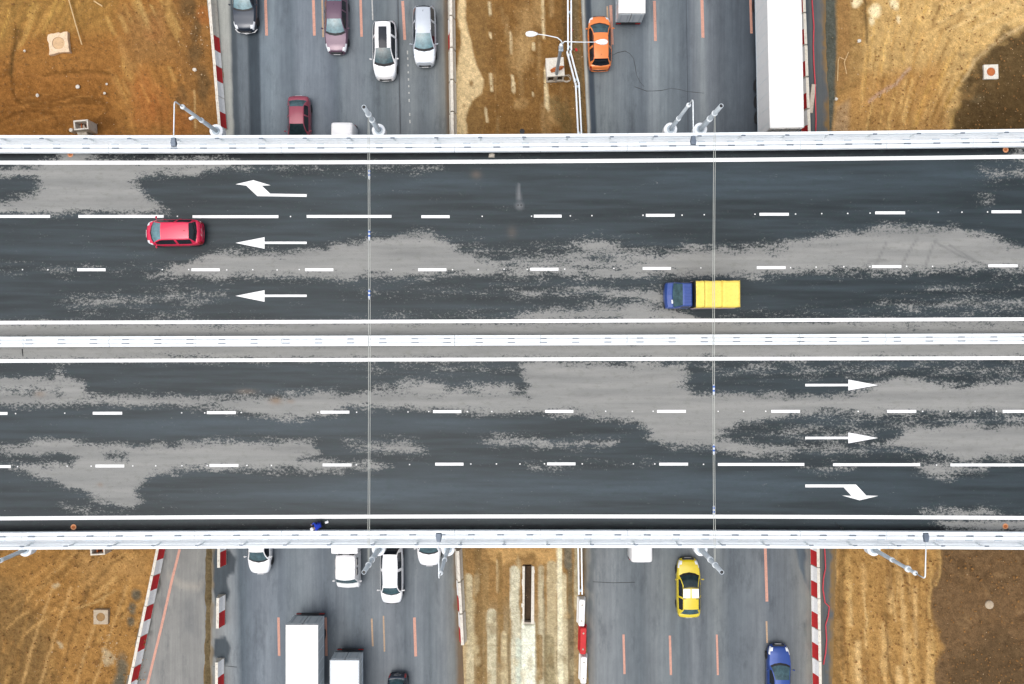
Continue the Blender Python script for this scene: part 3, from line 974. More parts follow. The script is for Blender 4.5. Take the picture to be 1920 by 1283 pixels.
def right_extra(c, X, Y):
    n = (fbm(X / 12, Y / 18, 61) - .5)
    k = np.interp(Y, [0, 240, 640, 1030, 1160, 1283], [1097, 1108, 1108, 1120, 1112, 1106])
    up = Y < 600
    c = blend(c, np.where(up, np.clip((k - X) / 3, 0, 1), 0), (118, 112, 100))
    c = blend(c, np.where(up, np.clip((3 - np.abs(X - k + 4)) / 2, 0, 1), 0), (170, 168, 160))
    c = blend(c, np.where(up, np.clip((5.5 - np.abs(X - k - 6)) / 2, 0, 1), 0) * .95, (48, 56, 64))
    # dirt verge below the bridge
    c = blend(c, np.where(up, 0, np.clip((k - 18 - X) / 6 + n * 2, 0, 1)), (116, 98, 74))
    c = blend(c, np.where(up, 0, np.clip(1 - np.abs(X - k + 8) / 9 + n * 2, 0, 1)) * .8, (84, 88, 90))
    # darker repaired wedge by the right row of blocks, below the bridge
    c = blend(c, np.clip(sdist_poly(X, Y, [(1484, 990), (1496, 1060), (1512, 1104), (1524, 1120), (1524, 990)]) / 4 + n * 2, 0, 1), (78, 86, 92))
    c = blend(c, np.clip(sdist_poly(X, Y, [(1500, 1165), (1524, 1155), (1528, 1240), (1512, 1215)]) / 5 + n * 2, 0, 1) * .7, (74, 76, 76))
    c = blend(c, np.where(up, 0, np.clip((X - 1505) / 6 + n * 2 - .5, 0, 1) * np.clip((1532 - X) / 4, 0, 1)) * .5, (128, 122, 112))
    # behind the right row of blocks
    bx = np.interp(Y, [0, 240, 1030, 1283], [1514, 1520, 1540, 1541])
    c = blend(c, np.clip((X - bx) / 4, 0, 1), (80, 82, 82))
    e = np.interp(Y, *R_xr)
    c = blend(c, np.clip((X - e + 10) / 8 + n * 2.5, 0, 1), (118, 92, 56))
    # darker lorry lane, lighter worn band under the lane lines above the bridge
    return c
Rroad = road('motorway_carriageway', R_xl, R_xr, 230,
    [(1085, (110, 106, 98)), (1107, (70, 76, 82)), (1114, (104, 109, 111)), (1135, (112, 117, 118)), (1160, (102, 107, 110)), (1180, (96, 102, 106)), (1205, (92, 98, 103)), (1228, (124, 129, 131)), (1240, (108, 114, 117)), (1262, (96, 102, 106)), (1285, (84, 90, 95)), (1290, (80, 86, 92)), (1300, (100, 104, 108)), (1318, (118, 122, 123)), (1330, (98, 102, 106)), (1350, (80, 85, 90)), (1375, (72, 78, 84)), (1410, (66, 72, 79)), (1440, (62, 68, 75)), (1510, (60, 66, 72)), (1560, (80, 80, 78))],
    [(1085, (116, 100, 76)), (1118, (116, 118, 118)), (1150, (114, 117, 118)), (1170, (104, 108, 110)), (1200, (90, 95, 98)), (1225, (108, 111, 112)), (1255, (106, 110, 111)), (1280, (90, 95, 98)), (1300, (106, 109, 111)), (1320, (94, 98, 101)), (1345, (110, 113, 113)), (1370, (92, 97, 101)), (1400, (98, 102, 105)), (1425, (106, 109, 111)), (1445, (92, 96, 100)), (1480, (98, 101, 103)), (1510, (112, 112, 108)), (1535, (100, 98, 92)), (1570, (84, 82, 76))], right_extra)

def ground_strip(name, pts, w, material, parent, z=.006, jag=0.0):
    """flat paint or tar strip on the motorway level along photo points"""
    vs, fs = [], []
    W = [Vector((gx(x), gy(y), 0)) for x, y in pts]
    for i, p in enumerate(W):
        t = (W[min(i + 1, len(W) - 1)] - W[max(0, i - 1)]).normalized()
        n = Vector((-t.y, t.x, 0))
        ww = w * (1 + jag * random.uniform(-.6, .6))
        for s in (1, -1):
            q = p + n * (s * ww / 2)
            vs.append((q.x, q.y, Z0 + z))
    for i in range(len(W) - 1):
        fs.append((2 * i, 2 * i + 1, 2 * i + 3, 2 * i + 2))
    o = mesh_obj(name, vs, fs, material, parent)
    bm = bmesh.new(); bm.from_mesh(o.data)
    for f in bm.faces:
        if f.normal.z < 0: f.normal_flip()
    bm.to_mesh(o.data); bm.free()
    return o
sal, old, ww_ = M['salmon'], M['old_paint'], M['worn_white']
for x0, y0, x1, y1, w, m_ in ((496.5, -40, 500, 67, .22, sal), (586.5, -40, 589.5, 67, .22, sal), (603, -40, 606, 70, .14, old), (675, -40, 678, 69, .2, sal), (755, 2, 759, 75, .22, sal), (696.5, -30, 699, 38, .1, ww_),
                              (522, 1158, 523.5, 1230, .2, sal), (610.5, 1158, 612, 1230, .2, sal), (697, 1160, 699, 1212, .14, old), (719, 1155, 721, 1222, .12, old), (777, 1158, 779.5, 1231, .22, sal)):
    ground_strip('lane_line', [(x0, y0), (x1, y1)], w, m_, Lroad)
for y in range(95, 240, 13):
    if random.random() < .75:
        x = 764 + (y - 95) * .035
        ground_strip('worn_dash', [(x, y), (x + .2, y + random.uniform(3, 8))], .1, ww_, Lroad)
for x0, y0, x1, y1, w, m_ in ((1145, 10, 1148, 84, .22, sal), (1138.5, 12, 1140, 50, .13, old), (1227, 2, 1229, 77, .22, sal), (1315, -40, 1318, 71, .24, sal), (1406, -40, 1409, 63, .2, sal),
                              (1169, 1190, 1171, 1264, .18, sal), (1256, 1192, 1258, 1266, .18, sal), (1344, 1190, 1346, 1266, .16, sal), (1433.5, 985, 1438, 1128, .22, sal), (1437, 1165, 1438.5, 1206, .14, old)):
    ground_strip('lane_line', [(x0, y0), (x1, y1)], w, m_, Rroad)
ground_strip('crack', [(1148, 104), (1158, 99), (1172, 96), (1181, 101), (1188, 110), (1191, 125), (1193, 140), (1200, 154), (1208, 163)], .035, M['crack'], Rroad, .008, .9)
ground_strip('crack', [(1190, 163), (1204, 168), (1212, 171), (1222, 171), (1240, 170), (1258, 166), (1274, 168), (1288, 172), (1300, 173), (1320, 175)], .05, M['crack'], Rroad, .008, .95)
ground_strip('crack', [(1286, -30), (1288, 90), (1290, 245)], .035, M['crack'], Rroad, .008, .5)
ground_strip('crack', [(746, -20), (748, 120), (751, 250)], .04, M['crack'], Lroad, .008, .5)
ground_strip('crack', [(1112, 1091), (1150, 1093), (1190, 1092)], .04, M['crack'], Rroad, .008, .5)
ground_strip('crack', [(400, 1250), (425, 1249), (444, 1251)], .04, M['crack'], Lroad, .008, .5)

# ------------------------------------------------------------------ the ground sheet: earth, verges and the old pavement of the median
fx_ = np.concatenate([np.arange(-60, 400, 3.4), np.arange(400, 845, 30), np.arange(845, 1110, 2.8), np.arange(1112, 1535, 30), np.arange(1535, 1985, 3.2)])
fx_ = np.concatenate([[-45000, -15000], np.linspace(-6000, -70, 14), fx_, np.linspace(2000, 8000, 14), [15000, 45000]])
fy_ = np.concatenate([[-45000, -15000], np.linspace(-6000, -50, 14), np.arange(-40, 290, 3.2), np.arange(300, 975, 45), np.arange(980, 1330, 3.2), np.linspace(1345, 7000, 14), [15000, 45000]])
QX, QY = np.meshgrid(fx_, fy_)
WX = (fbm(QX / 45, QY / 45, 71) - .5) * 26 + (fbm(QX / 13, QY / 13, 72) - .5) * 10
WY = (fbm(QX / 45, QY / 45, 73) - .5) * 26 + (fbm(QX / 13, QY / 13, 74) - .5) * 10
col = np.zeros(QX.shape + (3,))
col[:] = [lin(v) / GAIN for v in (146, 98, 42)]
height = np.zeros(QX.shape)
def area(pts, rgb, soft=14, a=1.0, warp=1.0):
    global col
    col = blend(col, np.clip(sdist_poly(QX + WX * warp, QY + WY * warp, pts) / soft + .5, 0, 1) * a, rgb)
def stroke(pts, w, rgb, a=1.0, soft=None, warp=.25, dz=0.0):
    global col, height
    soft = soft or w * .6
    f = np.clip((w / 2 - dist_line(QX + WX * warp, QY + WY * warp, pts)) / soft + .5, 0, 1)
    col = blend(col, f * a, rgb)
    if dz: height = height + f * dz
def blob(cx, cy, rx, ry, rgb, a=1.0, warp=1.0):
    global col
    d = ((QX + WX * warp - cx) / rx) ** 2 + ((QY + WY * warp - cy) / ry) ** 2
    col = blend(col, np.clip(1.3 - d, 0, 1) * a, rgb)
big = fbm(QX / 110, QY / 110, 80, 5)
col = blend(col, np.clip((big - .5) * 5, 0, 1) * .6, (182, 130, 64))
col = blend(col, np.clip((.48 - big) * 5, 0, 1) * .6, (112, 72, 28))
# --- upper left slope
UL = [(-60, -60), (420, -60), (425, 300), (-60, 300)]
area(UL, (158, 104, 42), 20, .75)
area([(-60, 130), (210, 130), (235, 300), (-60, 300)], (140, 88, 30), 40, .75)
area([(0, -40), (240, -40), (200, 60), (60, 60), (-40, 120), (-60, 0)], (156, 116, 52), 40, .6)
for i in range(26):
    x = random.uniform(-20, 140); y = random.uniform(-20, 50)
    stroke([(x + 30, y - 30), (x, y + random.uniform(20, 45))], random.uniform(3, 7), random.choice(((196, 150, 66), (122, 90, 40), (184, 134, 62), (130, 98, 48))), random.uniform(.3, .7))
for i in range(44):
    x = random.uniform(190, 330); y = random.uniform(-10, 160)
    L_ = random.uniform(20, 60)
    stroke([(x, y), (x + L_ * .45, y + L_)], random.uniform(3, 10), random.choice(((206, 160, 84), (196, 148, 76), (138, 88, 34), (176, 126, 66), (216, 176, 104))), random.uniform(.25, .6))
area([(320, -40), (395, -40), (420, 260), (350, 260), (335, 120)], (126, 88, 48), 30, .55)
for p in ((355, 15, 14, 28), (368, 60, 12, 30), (372, 105, 18, 20), (385, 160, 14, 40), (340, 190, 14, 30)):
    blob(*p, (72, 62, 46), .55)
for p in ((300, 200, 20, 40), (270, 195, 26, 60), (385, 35, 20, 16), (292, 55, 20, 30), (340, 230, 26, 26)):
    blob(*p, (168, 92, 34), .45)
area([(225, 20), (315, 10), (330, 110), (250, 130)], (142, 104, 62), 26, .45)
# wheel ruts and spread layers
stroke([(30, 45), (24, 120), (22, 170), (30, 185), (70, 192), (130, 183), (190, 186)], 5, (104, 66, 22), .75, dz=-.06)
stroke([(50, 140), (70, 146), (100, 138), (160, 134), (205, 138)], 5, (106, 68, 22), .7, dz=-.06)
stroke([(28, 120), (44, 140), (90, 148), (150, 145), (200, 146)], 7, (166, 108, 48), .5)
stroke([(30, 190), (70, 200), (120, 195), (190, 190), (200, 205), (180, 225)], 5, (98, 62, 20), .55, dz=-.05)
stroke([(-10, 235), (30, 210), (70, 208), (100, 215), (110, 232)], 6, (104, 64, 20), .6, dz=-.05)
for i in range(16):
    x = random.uniform(-20, 120); y = random.uniform(185, 245)
    stroke([(x, y), (x + 24, y - 8), (x + 50, y - 12)], 3, random.choice(((116, 72, 26), (166, 112, 50))), .5, dz=random.choice((-.03, .03)))
blob(190, 228, 30, 16, (96, 58, 18), .6)
stroke([(36, 90), (60, 40), (70, 10)], 8, (196, 152, 80), .4)
stroke([(22, 140), (26, 100), (34, 60)], 9, (78, 62, 34), .5)
stroke([(365, 170), (366, 240)], 4, (196, 160, 110), .6)
for i in range(34):
    x = random.uniform(225, 350); y = random.uniform(120, 250)
    stroke([(x, y), (x + random.uniform(4, 16), y + random.uniform(20, 60))], random.uniform(3, 8), random.choice(((182, 124, 56), (122, 80, 34), (150, 100, 46), (170, 112, 54))), random.uniform(.25, .5))
# --- median above the bridge
area([(845, -60), (1095, -60), (1104, 300), (848, 300)], (134, 98, 54), 10, 1, .3)
area([(930, -60), (1068, -60), (1080, 300), (900, 300)], (128, 88, 40), 26, .7)
for i in range(50):
    x = random.uniform(905, 1080); y = random.uniform(-30, 240)
    stroke([(x, y), (x + random.uniform(-3, 4), y + random.uniform(20, 80))], random.uniform(3, 10), random.choice(((156, 122, 80), (110, 76, 36), (148, 104, 48), (92, 66, 36), (168, 134, 92))), random.uniform(.2, .5))
area([(858, -40), (872, 0), (874, 50), (884, 95), (892, 125), (906, 150), (903, 175), (884, 190), (876, 215), (874, 252), (853, 300), (854, 150), (864, 60), (857, 20)], (208, 178, 138), 4, 1, .35)
blob(884, 157, 5, 6, (140, 104, 60), .9, .3)
blob(870, 200, 4, 4, (150, 112, 70), .7, .3)
for x, y0, y1, w in ((919, 64, 72, 4), (920, 140, 170, 5), (961, 143, 160, 5), (962, 158, 172, 6), (911, 205, 230, 4), (918, 5, 28, 5), (1018, -10, 70, 5), (1024, 130, 200, 7), (1027, 180, 205, 6), (957, 62, 100, 4), (1000, 82, 92, 6), (998, 175, 180, 3)):
    stroke([(x, y0), (x + 1, y1)], w, (216, 192, 158), .85, 2.5, .2)
for p in ((975, 100, 26, 45), (985, 60, 18, 60), (975, 195, 12, 12), (1040, 205, 14, 30), (1010, 20, 14, 30)):
    blob(*p, (178, 140, 92), .5)
area([(1030, 185), (1052, 180), (1076, 220), (1080, 255), (1056, 250)], (96, 80, 50), 10, .6)
stroke([(1056, -40), (1060, 60), (1066, 130)], 9, (74, 56, 34), .6)
stroke([(1078, -40), (1082, 90), (1090, 250)], 13, (116, 100, 76), .75)
# --- upper right field
area([(1540, -60), (2000, -60), (2000, 300), (1540, 300)], (192, 152, 94), 8, 1, .4)
area([(1700, -60), (2000, -60), (1960, 90), (1820, 120), (1700, 40)], (206, 164, 102), 30, .7)
area([(1560, 150), (1760, 120), (1790, 300), (1550, 300)], (166, 112, 48), 26, .6)
area([(1545, -60), (1640, -60), (1620, 120), (1600, 170), (1545, 180)], (150, 112, 62), 16, .8)
for i in range(120):
    x = random.uniform(1610, 1830); y = random.uniform(-10, 260)
    k = .15 + .7 * max(0, (x - 1650) / 250)
    L_ = random.uniform(25, 90)
    stroke([(x + k * L_, y - L_ * .8), (x + k * L_ * .4, y - L_ * .3), (x, y + L_ * .2)], random.uniform(1.5, 6), random.choice(((140, 98, 42), (208, 160, 86), (226, 182, 112), (122, 84, 36), (196, 142, 66), (214, 164, 72))), random.uniform(.25, .6), dz=random.choice((-.03, .02)))
for i in range(30):
    x = random.uniform(1740, 1960); y = random.uniform(-30, 60)
    stroke([(x + 60, y - 20), (x, y + 12)], random.uniform(3, 9), random.choice(((222, 180, 118), (152, 112, 60), (232, 196, 140))), random.uniform(.2, .5))
for x, y, rx, ry in ((1604, 4, 9, 12), (1640, 22, 12, 14), (1634, 42, 6, 10), (1676, 8, 9, 12), (1682, 36, 4, 8)):
    blob(x, y, rx, ry, (236, 214, 180), .85, .5)
stroke([(1618, -20), (1622, 40), (1626, 80)], 5, (92, 70, 42), .8)
stroke([(1628, 192), (1650, 176), (1680, 158), (1706, 128)], 5, (190, 150, 140), .7, 3, .3)
area([(1568, 200), (1590, 185), (1592, 300), (1556, 300)], (170, 136, 104), 8, .8, .4)
area([(1565, -60), (1596, -60), (1592, 80), (1590, 150), (1566, 170)], (152, 110, 62), 9, .8, .4)
area([(1990, 30), (1920, 52), (1860, 88), (1826, 118), (1806, 150), (1794, 180), (1790, 215), (1788, 310), (2010, 310)], (94, 72, 44), 14, 1, 1.3)
for i in range(40):
    x = random.uniform(1800, 1960); y = random.uniform(90, 250)
    blob(x, y, random.uniform(4, 14), random.uniform(3, 9), random.choice(((112, 88, 58), (62, 46, 26), (84, 66, 42))), .4)
for i in range(24):
    u = random.random()
    x, y = 1990 - 196 * u ** .6 + random.uniform(-10, 14), 30 + 170 * u ** 1.7 + random.uniform(-10, 10)
    blob(x, y, random.uniform(5, 14), random.uniform(4, 10), random.choice(((150, 114, 68), (84, 64, 38), (120, 92, 56))), .55)
area([(2000, 130), (1900, 170), (1820, 190), (1800, 310), (2010, 310)], (74, 54, 28), 40, .5)
stroke([(1990, 26), (1920, 48), (1862, 84), (1826, 114), (1804, 150)], 6, (200, 168, 126), .6, 4, .4, dz=.12)
blob(1832, 185, 16, 10, (104, 86, 62), .6)
area([(1528, -60), (1567, -60), (1566, 170), (1556, 300), (1524, 300)], (82, 84, 82), 5, 1, .35)
# --- lower left slope (below the bridge)
area([(-60, 960), (310, 960), (240, 1340), (-60, 1340)], (158, 112, 54), 20, .8)
area([(-60, 1080), (40, 1090), (90, 1180), (110, 1340), (-60, 1340)], (116, 88, 52), 36, .7)
area([(130, 1030), (290, 1030), (280, 1090), (160, 1100)], (172, 128, 74), 26, .6)
for i in range(60):
    x = random.uniform(-20, 230); y = random.uniform(1020, 1280)
    L_ = random.uniform(20, 70)
    stroke([(x + L_ * .25, y - L_ * .5), (x, y + L_ * .5)], random.uniform(3, 9), random.choice(((190, 142, 76), (122, 86, 42), (150, 108, 54), (176, 124, 58), (100, 74, 44))), random.uniform(.2, .5), dz=random.choice((-.03, .03, 0)))
for i in range(40):
    x = random.uniform(20, 270); y = random.uniform(1030, 1180)
    stroke([(x + 26, y - 12), (x, y + 4), (x - 18, y + 22)], random.uniform(2, 6), random.choice(((204, 156, 92), (112, 78, 38), (186, 138, 76))), random.uniform(.25, .6), dz=random.choice((-.04, .04)))
for i in range(5):
    x = 40 + i * 34
    stroke([(x + 60, 1100), (x + 30, 1190), (x - 6, 1300)], 5, random.choice(((206, 160, 100), (104, 74, 40))), .5, dz=-.04)
stroke([(205, 1112), (175, 1132), (150, 1140)], 5, (118, 84, 42), .6, dz=.06)
stroke([(215, 1108), (180, 1130), (140, 1140)], 4, (196, 154, 96), .6)
for p in ((258, 1117, 9, 14), (248, 1144, 10, 14), (243, 1170, 9, 10), (228, 1255, 13, 34), (222, 1282, 12, 24)):
    blob(*p, (86, 84, 78), .85, .7)
for p in ((112, 1208, 7, 7), (205, 1228, 10, 12), (196, 1240, 7, 8), (108, 1094, 8, 6)):
    blob(*p, (196, 180, 156), .55)
# --- verge between the ramp and the carriageway
area([(382, 960), (408, 960), (404, 1340), (380, 1340)], (104, 88, 66), 4, 1, .2)
# --- median below the bridge: the old pavement under washed-out earth
area([(858, 960), (1100, 960), (1112, 1340), (868, 1340)], (150, 112, 66), 10, 1, .2)
area([(870, 1150), (1090, 1150), (1095, 1340), (872, 1340)], (152, 132, 104), 60, .85)
area([(912, 990), (1050, 990), (1046, 1052), (1010, 1062), (1000, 1040), (985, 1034), (970, 1050), (940, 1062), (920, 1050)], (196, 150, 92), 8, .8, .6)
def strip(x, y0, y1, w, rgb, a=1.0, lean=.012, soft=2.2):
    stroke([(x, y0), (x + (y1 - y0) * lean, y1)], w, rgb, a, soft, .16)
strip(876, 1085, 1340, 20, (188, 172, 148), .9)
strip(868, 1030, 1340, 9, (168, 134, 92), .6)
strip(896, 1005, 1340, 13, (128, 98, 60), .85)
strip(910, 1060, 1340, 12, (150, 118, 76), .8)
strip(921, 1150, 1340, 17, (188, 176, 156), .95)
strip(933, 1050, 1110, 3, (226, 204, 168), .9)
strip(937, 1040, 1240, 10, (138, 104, 60), .8)
strip(945, 1190, 1340, 11, (196, 176, 146), .8)
strip(953, 1120, 1340, 3, (120, 100, 74), .8)
strip(965, 1070, 1340, 17, (202, 194, 180), .9)
strip(972, 1200, 1340, 10, (200, 212, 214), .6)
strip(990, 1170, 1340, 26, (226, 224, 218), 1)
strip(1015, 1066, 1340, 11, (188, 174, 152), .9)
strip(1012, 1195, 1270, 12, (140, 108, 66), .8)
strip(1020, 1100, 1340, 3, (116, 98, 74), .7)
strip(1034, 1060, 1340, 18, (184, 166, 138), .8)
strip(1030, 1200, 1340, 20, (132, 118, 90), .6)
strip(1049, 1025, 1340, 10, (224, 214, 194), .95)
strip(1058, 1080, 1340, 9, (206, 192, 168), .7)
strip(1069, 1060, 1340, 10, (110, 98, 80), .85)
strip(1064, 985, 1060, 14, (104, 102, 98), .8)
strip(1080, 990, 1140, 8, (186, 174, 152), .7)
strip(1100, 1120, 1340, 12, (128, 106, 76), .8)
blob(920, 1163, 6, 6, (226, 216, 196), .9, .3)
for y in (1090, 1150, 1210):
    stroke([(870, y), (960, y + 1), (1078, y + 1)], 1.6, (140, 118, 88), .55, 1.5, .1)
for i in range(26):
    x = random.uniform(875, 1075); y = random.uniform(1060, 1290)
    blob(x, y, random.uniform(3, 9), random.uniform(6, 26), random.choice(((150, 116, 72), (190, 170, 138), (126, 98, 60))), .45)
# --- lower right field
area([(1540, 960), (2000, 960), (2000, 1340), (1540, 1340)], (168, 124, 66), 6, 1, .3)
area([(1765, 960), (2010, 960), (2010, 1340), (1758, 1340), (1752, 1200), (1748, 1100)], (112, 84, 58), 16, 1, 1.5)
for i in range(60):
    x = random.uniform(1570, 1750); y = random.uniform(1000, 1290)
    stroke([(x, y), (x + random.uniform(0, 6), y + random.uniform(40, 120))], random.uniform(3, 12), random.choice(((206, 164, 108), (138, 96, 48), (190, 148, 88), (122, 86, 44), (216, 176, 122))), random.uniform(.35, .7), dz=random.choice((-.04, .0, .03)))
stroke([(1658, 1150), (1664, 1220), (1680, 1300)], 5, (110, 80, 44), .7, dz=-.06)
stroke([(1690, 1050), (1712, 1150), (1736, 1300)], 6, (122, 88, 48), .5, dz=-.05)
area([(1566, 1000), (1580, 1000), (1582, 1340), (1560, 1340)], (126, 92, 50), 5, .7)
for i in range(70):
    x = random.uniform(1770, 1930); y = random.uniform(1030, 1290)
    blob(x, y, random.uniform(4, 16), random.uniform(4, 10), random.choice(((132, 98, 66), (84, 60, 38), (98, 72, 46), (140, 108, 76))), .4)
area([(1785, 1230), (1880, 1170), (1930, 1220), (1930, 1300), (1785, 1300)], (84, 64, 44), 30, .6)
stroke([(1758, 1028), (1760, 1075), (1752, 1096)], 5, (190, 148, 88), .7, dz=.1)
area([(1528, 960), (1568, 960), (1562, 1200), (1556, 1340), (1530, 1340)], (96, 94, 88), 5, .9, .3)
# earth under the bridge, never lit
area([(-60, 300), (400, 300), (300, 980), (-60, 980)], (130, 96, 56), 30, .8)
gran = fbm(QX / 3.4, QY / 3.4, 90, 3) - .5
col = col * (1 + gran[..., None] * .55)
fan = (np.abs(QX - 960) > 1500) | (np.abs(QY - 640) > 1000)
col[fan] = [lin(v) / GAIN for v in (138, 100, 52)]
col = np.clip(lift(col, 1.32, .15) * np.array([.97, 1.0, .86]), .004, .85)

height = height + (fbm(QX / 20, QY / 20, 91, 5) - .5) * .26 + (fbm(QX / 70, QY / 70, 92, 3) - .5) * .5 + .06
# keep the paved median flat
med = np.clip(1 - np.abs(QX - 975) / 150, 0, 1) > 0
height = np.where(med, (fbm(QX / 9, QY / 9, 93, 4) - .5) * .07 + .03, height)
def road_mask(xl, xr, pad=10):
    l = np.interp(QY, *xl); r = np.interp(QY, *xr)
    return np.clip(np.minimum(QX - l, r - QX) / pad + .3, 0, 1)
for a_ in (road_mask(L_xl, L_xr), road_mask(R_xl, R_xr)):
    height = height * (1 - a_) - .12 * a_
ramp_pts = [(318, 940), (400, 940), (388, 1030), (384, 1340), (382, 1500), (190, 1500), (238, 1290), (296, 1030)]
a_ = np.clip(sdist_poly(QX, QY, ramp_pts) / 8 + .2, 0, 1)
height = height * (1 - a_) - .12 * a_
slot = np.clip(sdist_poly(QX, QY, [(983, 1062), (997, 1062), (999, 1170), (985, 1170)]) / 3 + 1, 0, 1)
height = height * (1 - slot) - .55 * slot
col = blend(col, slot, (62, 46, 34))

gm = NT('earth')
ec = gm.attr('dirt', 'Color')
e1 = gm.noise(2.2, 8, .72)
e2 = gm.noise(11, 6, .75)
e3 = gm.noise(46, 3, .7)
c = gm.mix(1.0, ec, gm.mix(gm.rng(e1, .28, .72), (.7, .68, .64), (1.3, 1.3, 1.3)), 'MULTIPLY')
c = gm.mix(1.0, c, gm.mix(gm.rng(e2, .28, .72), (.6, .58, .55), (1.38, 1.4, 1.42)), 'MULTIPLY')
c = gm.mix(1.0, c, gm.mix(gm.rng(e3, .25, .75), (.78, .78, .78), (1.22, 1.22, 1.22)), 'MULTIPLY')
c = gm.mix(gm.math('MULTIPLY', gm.rng(gm.noise(6.0, 3, .5), .72, .76), .5), c, S(206, 180, 140))
gm.link(c, gm.b.inputs['Base Color'])
gm.b.inputs['Roughness'].default_value = 1.0
gm.b.inputs['Specular IOR Level'].default_value = .1
gm.bump(gm.math('ADD', gm.math('MULTIPLY', e1, 1.5), e2), 1.0, .09)
ground = grid_mesh('ground', gx(QX), gy(QY), Z0 + height, gm.m)
ground.data.flip_normals()
add_color(ground, 'dirt', col)
set_props(ground, kind='structure')

# ------------------------------------------------------------------ ramp road in the lower left
rr = np.concatenate([np.linspace(935, 990, 4)[:-1], np.arange(990, 1320, 5.0), np.linspace(1320, 3200, 8)])
a = np.linspace(0, 1, 46)
RY = np.repeat(rr[:, None], 46, 1)
rl = np.interp(RY, [935, 1030, 1283, 3200], [318, 294, 236, -200]); rrx = np.interp(RY, [935, 1030, 1283, 3200], [394, 389, 384, 300])
RX = rl + (rrx - rl) * a[None, :]
rc = np.zeros(RX.shape + (3,)); rc[:] = [lin(v) / GAIN for v in (128, 128, 124)]
nn = fbm(RX / 14, RY / 14, 101) - .5
rc = blend(rc, np.clip(1 - dist_line(RX, RY, [(392, 1090), (370, 1100), (340, 1098), (320, 1080)]) / 12 + nn, 0, 1) * .5, (160, 154, 142))
rc = blend(rc, np.clip(sdist_poly(RX, RY, [(335, 1110), (380, 1108), (376, 1200), (330, 1200)]) / 16 + nn, 0, 1) * .5, (104, 106, 106))
rc = blend(rc, np.clip((rl + 10 - RX) / 6 + nn * 2, 0, 1) * .7, (104, 92, 74))
rc = blend(rc, np.clip(1 - dist_line(RX, RY, [(298, 1082), (300, 1095), (296, 1110)]) / 4, 0, 1) * .9, (56, 54, 50))
rc = blend(rc, np.clip(1 - dist_line(RX, RY, [(282, 1165), (278, 1180), (276, 1188), (284, 1187)]) / 4, 0, 1) * .9, (56, 54, 50))
ramp = grid_mesh('ramp_road', gx(RX), gy(RY), np.full(RX.shape, Z0 + .004), road_m)
ramp.data.flip_normals()
add_color(ramp, 'tone', lift(rc, 1.2, 0))
set_props(ramp, kind='structure')
ground_strip('lane_line', [(337, 1030), (322, 1090), (304, 1170), (290, 1228), (270, 1310)], .2, sal, ramp, .01)

# ------------------------------------------------------------------ concrete blocks
def jersey(L, k=0.0):
    prof = [(-.29, 0), (-.29, .1), (-.2, .34), (-.11 - k, .82), (.11 + k, .82), (.2, .34), (.29, .1), (.29, 0)]
    m = MB()
    n = len(prof)
    vs = [(-L / 2, y, z) for y, z in prof] + [(L / 2, y, z) for y, z in prof]
    fs = [tuple(range(n)), tuple(range(2 * n - 1, n - 1, -1))] + [(i, (i + 1) % n, n + (i + 1) % n, n + i) for i in range(n)]
    m.add(vs, fs)
    m.box((-L * .28, 0, .84), (.18, .05, .04))
    m.box((L * .28, 0, .84), (.18, .05, .04))
    return m
def skin_panel(L, x0, x1, side, k=0.0):
    """painted half of a block face, 6 mm proud"""
    p = [(.296, .1), (.206, .34), (.116 + k, .815)]
    m = MB()
    vs, fs = [], []
    for x in (x0, x1):
        vs += [(x, side * y, z) for y, z in p]
    n = len(p)
    for i in range(n - 1):
        fs.append((i, i + 1, n + i + 1, n + i))
    m.add(vs, fs)
    return m
_bp = {}
def block(px, py, ang, label, group, side, first='red', L=2.42, both=False, paint=True):
    """concrete block; ang: direction of its long axis; side: +1/-1 the face towards the traffic"""
    key = (side, first, L, both, paint)
    t = empty('concrete_block', P(px, py, Z0 + .0) + Vector((0, 0, .012)), ang + random.uniform(-.008, .008), label, 'concrete block', group)
    if key not in _bp:
        body = jersey(L).build('body', M['concrete_pale'], t)
        ch = [body]
        if paint:
            for sd_ in ((side, -side) if both else (side,)):
                c1, c2 = (M['block_red'], M['block_white']) if first == 'red' else (M['block_white'], M['block_red'])
                ch.append(skin_panel(L, -L / 2 + .01, 0, sd_).build('painted_panel', c1, t))
                ch.append(skin_panel(L, 0, L / 2 - .01, sd_).build('painted_panel', c2, t))
        _bp[key] = ch
    else:
        for o in _bp[key]:
            share(o.name.split('.')[0], o, t)
    return t
ORD = ['first', 'second', 'third', 'fourth', 'fifth', 'sixth']
def under(x, y, h=.82):
    """photo point of something h metres above the motorway -> photo point of its foot"""
    k = (H - Z0 - h) / (H - Z0)
    return 960 + (x - 960) * k, 641.5 + (y - 641.5) * k
def row_of_blocks(seq, side, firsts, where, group):
    """seq: photo points of the block tops, in order away from the bridge; firsts: colour of the northern half, None unpainted"""
    for i, (x, y, dx, dy) in enumerate(seq):
        f = firsts[i]
        look = 'red and white' if f else 'plain pale'
        block(*under(x, y), math.atan2(-dy, dx), f'{ORD[i]} concrete block {where}, {look}', group, side, f or 'red', paint=bool(f))
row_of_blocks([(409 - i * 4.6, 209 - i * 57.7, .08, 1) for i in range(5)], 1, ['white', 'red', 'red', None, None], 'up from the bridge along the black car shoulder', 'blocks along the upper left shoulder')
row_of_blocks([(848.2 - i * .8, 239 - i * 60, .015, 1) for i in range(5)], -1, [None, None, None, 'white', None], 'up from the bridge between silver car and median', 'blocks along the upper median')
row_of_blocks([(1517 - i * 2.4, 234 - i * 60, .035, 1) for i in range(5)], -1, ['white'] * 5, 'up from the bridge beside the semi-trailer', 'blocks along the upper right edge')
